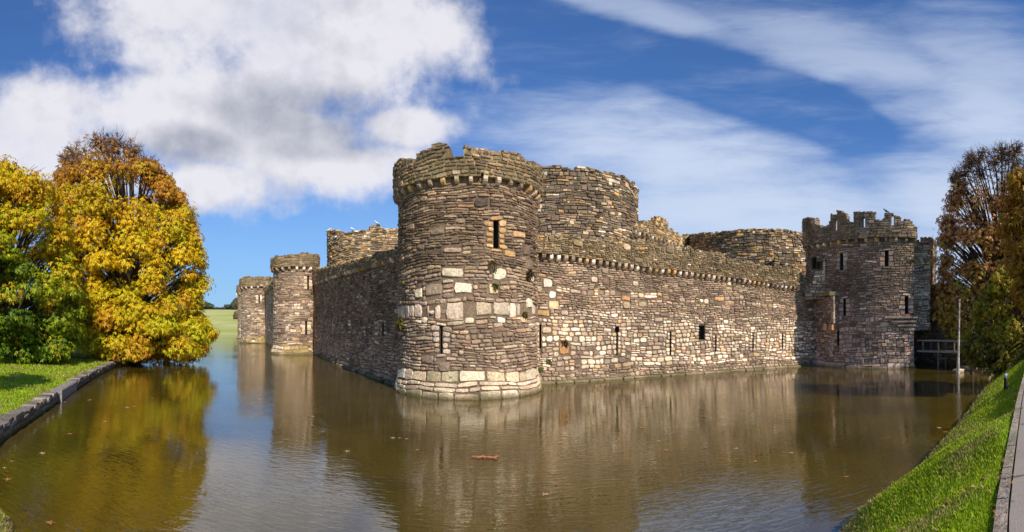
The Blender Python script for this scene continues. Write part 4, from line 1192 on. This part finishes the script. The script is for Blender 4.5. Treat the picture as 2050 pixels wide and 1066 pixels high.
def kp(x, y): return pol(x, (CAM_Z-1.80)*F/(y-HY))
KL = [(-14, -7.2), (-4, -2.0), (.0, .05), kp(1985, 1066), kp(2004, 960), kp(2022, 868), kp(2036, 800), (13.2, 7.0), (20.5, 10.6), (30, 15.2), (48, 22)]
kpath = Path(KL)
def kerb():
    mb = MB(); u = 0; r = random.Random(9)
    while u < kpath.L-1:
        w = .9; a = kpath.at(u+.01); b = kpath.at(u+w-.012)
        q = []
        for z in (1.6, 1.835):
            for (x, y, nx, ny), o in ((a, 0), (b, 0), (b, .10), (a, .10)): q.append((x+nx*o, y+ny*o, z-(.012 if (o == 0 and z > 1.7) else 0)+r.uniform(-.004, .004)))
        mb.add(q, [(3,2,1,0),(4,5,6,7),(0,1,5,4),(1,2,6,5),(2,3,7,6),(3,0,4,7)], jit((.27, .25, .215), r, .1)); u += w
    tag(mb.build('kerb', M['stone_far']), kind='structure')
    mb = MB(); vs = []; n = 120
    for i in range(n+1):
        x, y, nx, ny = kpath.at(kpath.L*i/n)
        for o in (.12, .8, 1.6, 2.5): vs.append((x+nx*o, y+ny*o, 1.822+.015*math.sin(o*1.2)))
    mb.add(vs, [(i*4+k, i*4+k+1, i*4+k+5, i*4+k+4) for i in range(n) for k in range(3)])
    m, T = new_mat('path_asphalt'); g = T.add('ShaderNodeNewGeometry').outputs['Position']
    c = T.mix(T.noise(g, 60.0, 3, .6), (.20, .165, .14), (.38, .32, .27))
    c = T.mix(T.mr(T.noise(g, .7, 5, .6), .5, .7, 0, .55), c, (.22, .19, .17))
    cr = T.add('ShaderNodeTexVoronoi', feature='DISTANCE_TO_EDGE', ins={'Vector': T.vm('ADD', g, T.add('ShaderNodeTexNoise', ins={'Vector': g, 'Scale': 1.5}).outputs['Color']), 'Scale': .35}).outputs['Distance']
    c = T.mix(T.mr(cr, .004, .012, .7, 0), c, (.04, .035, .03))
    finish(T, c, .9, bump(T, T.noise(g, 90.0, 2, .5), .6, .01), .3)
    tag(mb.build('path', m), kind='structure')
kerb()
def marker():
    c = px(2013, 768, 15.2); z = ground_z(c.x, c.y)
    root = empty('marker_post', (c.x, c.y, z), 'short dark post with pale blue top and leaning strut on the grass bank', 'post')
    b = MB(); b.tube([(c.x, c.y, z-.05), (c.x+.01, c.y, z+.2), (c.x-.02, c.y, z+.42)], [.075, .06, .045], 8); b.build('post', M['black'], root)
    b = MB(); b.tube([(c.x-.02, c.y, z+.41), (c.x-.01, c.y-.01, z+.48), (c.x+.04, c.y-.03, z+.56)], [.05, .06, .03], 8, (.45, .52, .62)); b.build('cap', M['stone_far'], root)
    b = MB(); b.tube([(c.x+.02, c.y-.01, z+.3), (c.x+.14, c.y-.06, z)], [.014, .014], 6); b.build('strut', M['timber'], root)
    b = MB(); b.box((c.x+.2, c.y-.1, z+.03), (.2, .11, .05), (.6, .6, .58), .5, .015); b.build('base_slab', M['stone_far'], root)
    reloc(root)
marker()

# ------------------------------------------------------------------ plants rooted in the walls
def wall_plant(p, x, y, size, label, seed, colr=(.10, .15, .02), n=60, out=.05):
    u, z = p.uz(x, y); X, Y, nx, ny = p.at(u); rg = np.random.default_rng(seed)
    base = np.array([X+nx*out, Y+ny*out, z])
    d = rg.normal(size=(n, 3))*np.array([.8, .8, 1]); nn = np.array([nx, ny, 0]); d = d-nn*np.minimum(0, d@nn)[:, None]*1.6
    pos = base+d*size*.012; nr = d*.4+nn+rg.normal(0, .45, (n, 3))
    col = np.array(colr)*rg.uniform(.6, 1.6, (n, 1))
    me = leaves_mesh('wall_plant', pos, nr, col, rg.uniform(.2, .55, n)*size, seed, 4, .6)
    o = link(bpy.data.objects.new('wall_plant', me)); tag(o, label, 'plant', 'plants rooted in the castle masonry')
cpath = circle(*CT, CR)
wall_plant(cpath, 990, 572, .6, 'grassy green tuft hanging between the big pale blocks, right of the tower middle', 1, (.14, .14, .05), n=50)
wall_plant(cpath, 985, 528, .6, 'brownish tuft growing under the tall orange-edged slit of the corner tower', 2, (.13, .09, .04), 80)
wall_plant(cpath, 1058, 545, .8, 'dark brown tuft near the right edge of the corner tower', 3, (.10, .07, .035), 90)
wall_plant(cpath, 1050, 628, .5, 'small brown tuft below the band of large blocks on the corner tower', 4, (.12, .09, .03), 50)
wall_plant(cpath, 804, 640, .9, 'yellowish tuft sticking out at the left edge of the corner tower', 5, (.20, .18, .03), 90)
wall_plant(cpath, 811, 562, .4, 'small yellow tuft high on the left edge of the corner tower', 6, (.26, .22, .03), 40)
wall_plant(cpath, 902, 756, .22, 'tiny green weed above the pale foot course of the corner tower', 7, (.16, .20, .02), 30)
wall_plant(cpath, 866, 771, .28, 'flat green weed left of centre on the pale foot of the corner tower', 8, (.18, .22, .02), 30)
wall_plant(RW, 1098, 722, .45, 'green weed low on the pale curtain wall next to the corner tower', 9, (.12, .13, .03), 40)
wall_plant(RW, 1130, 685, .6, 'brown tuft on the pale curtain wall right of the first slit', 10, (.13, .08, .04), 50)
wall_plant(RW, 1083, 737, .45, 'green weed in the angle of corner tower foot and curtain wall', 11, (.12, .15, .03), 40)

# ------------------------------------------------------------------ birds
def bird(p, rz, mat, label, group, s=1.0):
    root = empty('bird', tuple(p), label, 'bird', group)
    b = MB(); ring = [(-.20, .02, .012), (-.15, .03, .03), (-.05, .07, .06), (.05, .10, .065), (.11, .15, .045), (.14, .19, .04), (.17, .20, .028), (.22, .19, .004)]
    vs = []; n = 8
    for x, z, r_ in ring:
        for k in range(n): vs.append((x*s, r_*s*math.cos(2*PI*k/n), z*s+r_*s*1.1*math.sin(2*PI*k/n)+.03*s))
    b.add(vs, [(i*n+k, i*n+(k+1) % n, (i+1)*n+(k+1) % n, (i+1)*n+k) for i in range(len(ring)-1) for k in range(n)]+[tuple(range(n))[::-1], tuple((len(ring)-1)*n+k for k in range(n))])
    o = b.build('body', M[mat], root, True)
    w = MB()
    for sd in (-1, 1): w.add([(-.18*s, sd*.045*s, .06*s), (.06*s, sd*.075*s, .15*s), (.04*s, sd*.08*s, .07*s), (-.2*s, sd*.05*s, .03*s)], [(0, 1, 2, 3)])
    w.build('wing', M['black' if mat == 'black' else 'concrete'], root)
    l = MB()
    for sd in (-1, 1): l.tube([(0, sd*.02*s, .06*s), (0.01*s, sd*.02*s, -.03*s)], [.006*s, .005*s], 4)
    l.build('leg', M['twig'], root)
    root.rotation_euler = (0, 0, rz)
u, _ = GT.u_px(1774); q = GT.at(u)
bird((q[0], q[1], px(1774, 436, 38.9).z), 2.6, 'black', 'black crow perched on a merlon of the gate tower', None, 1.25)
for (x, y, k) in ((659, 465, 0), (675, 478, 1), (707, 463, 2), (756, 452, 3)):
    u, D = IT2.u_px(x); q = IT2.at(u)
    bird((q[0]+q[2]*.12, q[1]+q[3]*.12, CAM_Z+(HY-y)/F*D), k*1.3, 'white', ['white gull at the left end of the warm speckled drum tower top', 'white gull on a ledge below the left end of the drum tower top', 'white gull on the drum tower top, third from its left end', 'white gull on the highest bump of the warm speckled drum tower'][k], 'gulls on the warm drum tower', 1.9)

# ------------------------------------------------------------------ distant trees and far hedge
def far_tree(x, yb, yt, D, w, label, seed, c=(.07, .095, .05), trunk=True):
    p = px(x, yb, D); rg = np.random.default_rng(seed); z0 = ground_z(p.x, p.y); h = (yb-yt)/F*D; w = w/F*D/2
    root = empty('far_tree', (p.x, p.y, z0), label, 'tree', 'trees along the far field ridge')
    n = 500; u = rg.normal(size=(n, 3)); u /= np.linalg.norm(u, axis=1, keepdims=True)
    lo = .25 if trunk else 0
    k = rg.integers(0, 7, n); cc = rg.normal(0, .38, (7, 3))[k]
    pos = np.array([p.x, p.y, z0+h*(lo+(1-lo)*.5)])+(u*.62+cc*.8)*np.array([w, w, h*(1-lo)*.5])
    pos[:, 2] = np.maximum(pos[:, 2], z0+.1)
    me = leaves_mesh('crown', pos, u+np.array([0, 0, .4]), np.array(c)*rg.uniform(.7, 1.4, (n, 1)), rg.uniform(.9, 1.5, n)*h*.16, seed, 3, .2)
    link(bpy.data.objects.new('crown', me), root)
    b = MB(); b.tube([(p.x, p.y, z0-.3), (p.x, p.y, z0+h*.6)], [h*.035, h*.02], 6); b.build('trunk', M['bark'], root)
    reloc(root)
far_tree(416, 622, 606, 400, 22, 'grey-green far tree standing nearest the golden chestnut', 1)
far_tree(404, 622, 609, 405, 12, 'small far tree half hidden behind the golden chestnut', 2)
far_tree(457, 621, 609, 400, 16, 'round far tree alone on the ridge between golden chestnut and castle', 3)
far_tree(472, 619, 596, 390, 16, 'taller far tree with bare stems beside the farthest tower', 4, (.11, .11, .06))
far_tree(474, 640, 624, 300, 16, 'russet bush on the field just left of the farthest tower', 5, (.20, .13, .07), False)
hg = []
rg = np.random.default_rng(77)
hp = np.array([list(px(x, 0, 410))[:2]+[0] for x in rg.uniform(380, 480, 700)]); hp[:, 2] = [ground_z(a, b) for a, b, _ in hp[:, :3]]+rg.uniform(0, 1.6, 700)
o = link(bpy.data.objects.new('hedge', leaves_mesh('hedge', hp, rg.normal(size=(700, 3)), np.array([.13, .10, .055])*rg.uniform(.6, 1.5, (700, 1)), np.full(700, 1.6), 5, 3, .2))); tag(o, 'low brownish hedge running along the far field ridge', 'hedge')

# ------------------------------------------------------------------ fallen leaves on the water
def leaf_mesh(s, seed, col):
    r = random.Random(seed); vs = [(0, 0, .012)]; n = 15
    for k in range(n):
        a = 2*PI*k/n; q = (1.0 if k % 3 == 0 else .38)*s*r.uniform(.8, 1.1); vs.append((q*math.cos(a), q*math.sin(a), .006+r.uniform(0, .05)*s*2))
    mb = MB(); mb.add(vs, [(0, 1+k, 1+(k+1) % n) for k in range(n)], col)
    mm = mb.mesh('fallen_leaf', M['leaf']); return mm
LM = [leaf_mesh(.085, i, [(.50, .26, .10), (.62, .40, .20), (.42, .20, .08), (.66, .50, .30)][i % 4]) for i in range(6)]
rl = random.Random(12)
spots = [(130, 806), (305, 798), (340, 770), (255, 817), (268, 815), (210, 845), (284, 763), (180, 802), (140, 870), (86, 909), (24, 925), (280, 788), (16, 962), (10, 938), (100, 1049),
         (787, 878), (800, 878), (813, 880), (835, 902), (695, 905), (574, 882), (626, 835), (1112, 970), (1090, 992), (1335, 903), (1320, 884), (1412, 897), (1474, 899), (1512, 925), (1584, 908), (1285, 858), (1122, 887), (1694, 956), (1880, 858), (1893, 866), (238, 733), (222, 760), (352, 745), (366, 738), (520, 800)]
for i, (x, y) in enumerate(spots):
    w = wl(x, y)
    if not in_moat(w): continue
    o = bpy.data.objects.new('fallen_leaf', LM[i % 6]); COL.objects.link(o); o.location = (w[0], w[1], .004); o.rotation_euler = (0, 0, rl.uniform(0, 6)); s = rl.uniform(.7, 1.25)*(1+.02*math.hypot(*w)); o.scale = (s, s, s)
    tag(o, 'single brown or tan fallen leaf floating on the moat water', 'leaf', 'fallen leaves floating on the moat')
def twig_cluster():
    w = wl(974, 918); mb = MB(); r = random.Random(3)
    for k in range(11):
        a = (k-5)*.052; b = leaf_mesh(.11, k+20, (.60, .25, .12)); ox = w[0]+a*1.15+r.uniform(-.03, .03); oy = w[1]+r.uniform(-.10, .10)
        vv = [(v.co.x*r.uniform(.8, 1.1)+ox, v.co.y+oy, v.co.z*2.2+.01) for v in b.vertices]
        mb.add(vv, [tuple(p.vertices) for p in b.polygons], jit((.62, .26, .12), r, .25))
    tag(mb.build('leaf_cluster', M['leaf']), 'large reddish brown spray of leaves floating in the middle of the water', 'leaves')
twig_cluster()

# ------------------------------------------------------------------ grass blades and leaf litter
def grass():
    rg = np.random.default_rng(4); r = random.Random(4)
    Ps = []; 
    def kd(x, y):  # which side of the kerb
        return None
    kp_pts = np.array([kpath.at(kpath.L*i/400)[:2] for i in range(401)]); kn = np.array([kpath.at(kpath.L*i/400)[2:] for i in range(401)])
    tries = 0
    while len(Ps) < 70000 and tries < 30:
        tries += 1
        D = 2.6*(30/2.6)**rg.random(12000); x = rg.uniform(1600, 2052, 12000); th = (x-CX)/F
        X = D*np.sin(th); Y = D*np.cos(th)
        for a, b, d in zip(X, Y, D):
            i = int(((kp_pts-(a, b))**2).sum(1).argmin())
            if ((np.array((a, b))-kp_pts[i])*kn[i]).sum() > -.03: continue
            if in_moat((a, b)): continue
            Ps.append((a, b, d))
            if len(Ps) >= 70000: break
    for k in range(26000):
        D = 3.2+6*rg.random()**1.3; th = (rg.uniform(-6, 60)-CX)/F; a, b = D*math.sin(th), D*math.cos(th)
        if not in_moat((a, b)) and D < 9.6: Ps.append((a, b, D))
    for k in range(26000):
        D = 13*(40/13)**rg.random(); th = (rg.uniform(-4, 240)-CX)/F; a, b = D*math.sin(th), D*math.cos(th)
        if not in_moat((a, b)) and moat_dist((a, b)) > .5: Ps.append((a, b, D))
    n = len(Ps); V = np.zeros((n, 3, 3)); C = np.zeros((n, 3, 3))
    cA = np.array((.26, .40, .014)); cB = np.array((.42, .52, .025)); cD = np.array((.46, .38, .14))
    for i, (a, b, D) in enumerate(Ps):
        md = moat_dist((a, b)); z = ground_z(a, b, md); h = (.020+.0022*D)*r.uniform(.6, 1.5)*(1.5 if md < .35 else 1); w = .004+.0012*D; an = r.uniform(0, 6.28)
        dx, dy = math.cos(an)*w, math.sin(an)*w; lx, ly = r.gauss(0, .4)*h, r.gauss(0, .4)*h
        V[i] = ((a-dx, b-dy, z-.01), (a+dx, b+dy, z-.01), (a+lx, b+ly, z+h))
        t = .5+.5*mnoise.noise(Vector((a*1.3, b*1.3, 1))); c = cA*(1-t)+cB*t
        dry = max(0, .95-md*1.5)+max(0, mnoise.noise(Vector((a*.9, b*.9, 9)))-.02)*1.3
        if r.random() < dry*.95: c = cD
        C[i] = c*r.uniform(.7, 1.3)
    me = bpy.data.meshes.new('grass'); me.vertices.add(n*3); me.vertices.foreach_set('co', V.ravel()); me.loops.add(n*3); me.loops.foreach_set('vertex_index', np.arange(n*3, dtype=np.int32))
    me.polygons.add(n); me.polygons.foreach_set('loop_start', np.arange(0, n*3, 3, dtype=np.int32)); me.polygons.foreach_set('loop_total', np.full(n, 3, dtype=np.int32))
    at = me.color_attributes.new('Col', 'FLOAT_COLOR', 'POINT'); arr = np.ones((n*3, 4), np.float32); arr[:, :3] = C.reshape(-1, 3); at.data.foreach_set('color', arr.ravel())
    me.materials.append(M['leaf']); me.update(calc_edges=True)
    tag(link(bpy.data.objects.new('grass', me)), 'short bright green grass blades on the banks', 'grass', kind='stuff')
    # leaf litter on the grass and the path, and under the chestnuts
    Q = []
    for k in range(4200):
        if k < 220: D = 3.5*(20/3.5)**rg.random(); th = (rg.uniform(1700, 2050)-CX)/F
        else: D = rg.uniform(14, 46); th = (rg.uniform(-4, 250)-CX)/F
        a, b = D*math.sin(th), D*math.cos(th)
        if in_moat((a, b)): continue
        if k >= 220 and rg.random() > ((D-6)/26)**1.6: continue
        z = ground_z(a, b)
        i = int(((kp_pts-(a, b))**2).sum(1).argmin())
        if ((np.array((a, b))-kp_pts[i])*kn[i]).sum() > 0: z = 1.84
        Q.append((a, b, z+.03, D))
    Q = np.array(Q); n = len(Q); cols = np.array([(.36, .18, .07), (.50, .34, .12), (.24, .11, .05), (.42, .30, .14)])[rg.integers(0, 4, n)]
    me = leaves_mesh('leaf_litter', Q[:, :3], np.tile([0, 0, 1.0], (n, 1))+rg.normal(0, .3, (n, 3)), cols, (.03+.0022*Q[:, 3])*rg.uniform(.8, 1.3, n), 8, 5, .0)
    tag(link(bpy.data.objects.new('leaf_litter', me)), 'scattered fallen leaves lying on the grass banks and path', 'leaf litter', kind='stuff')
grass()
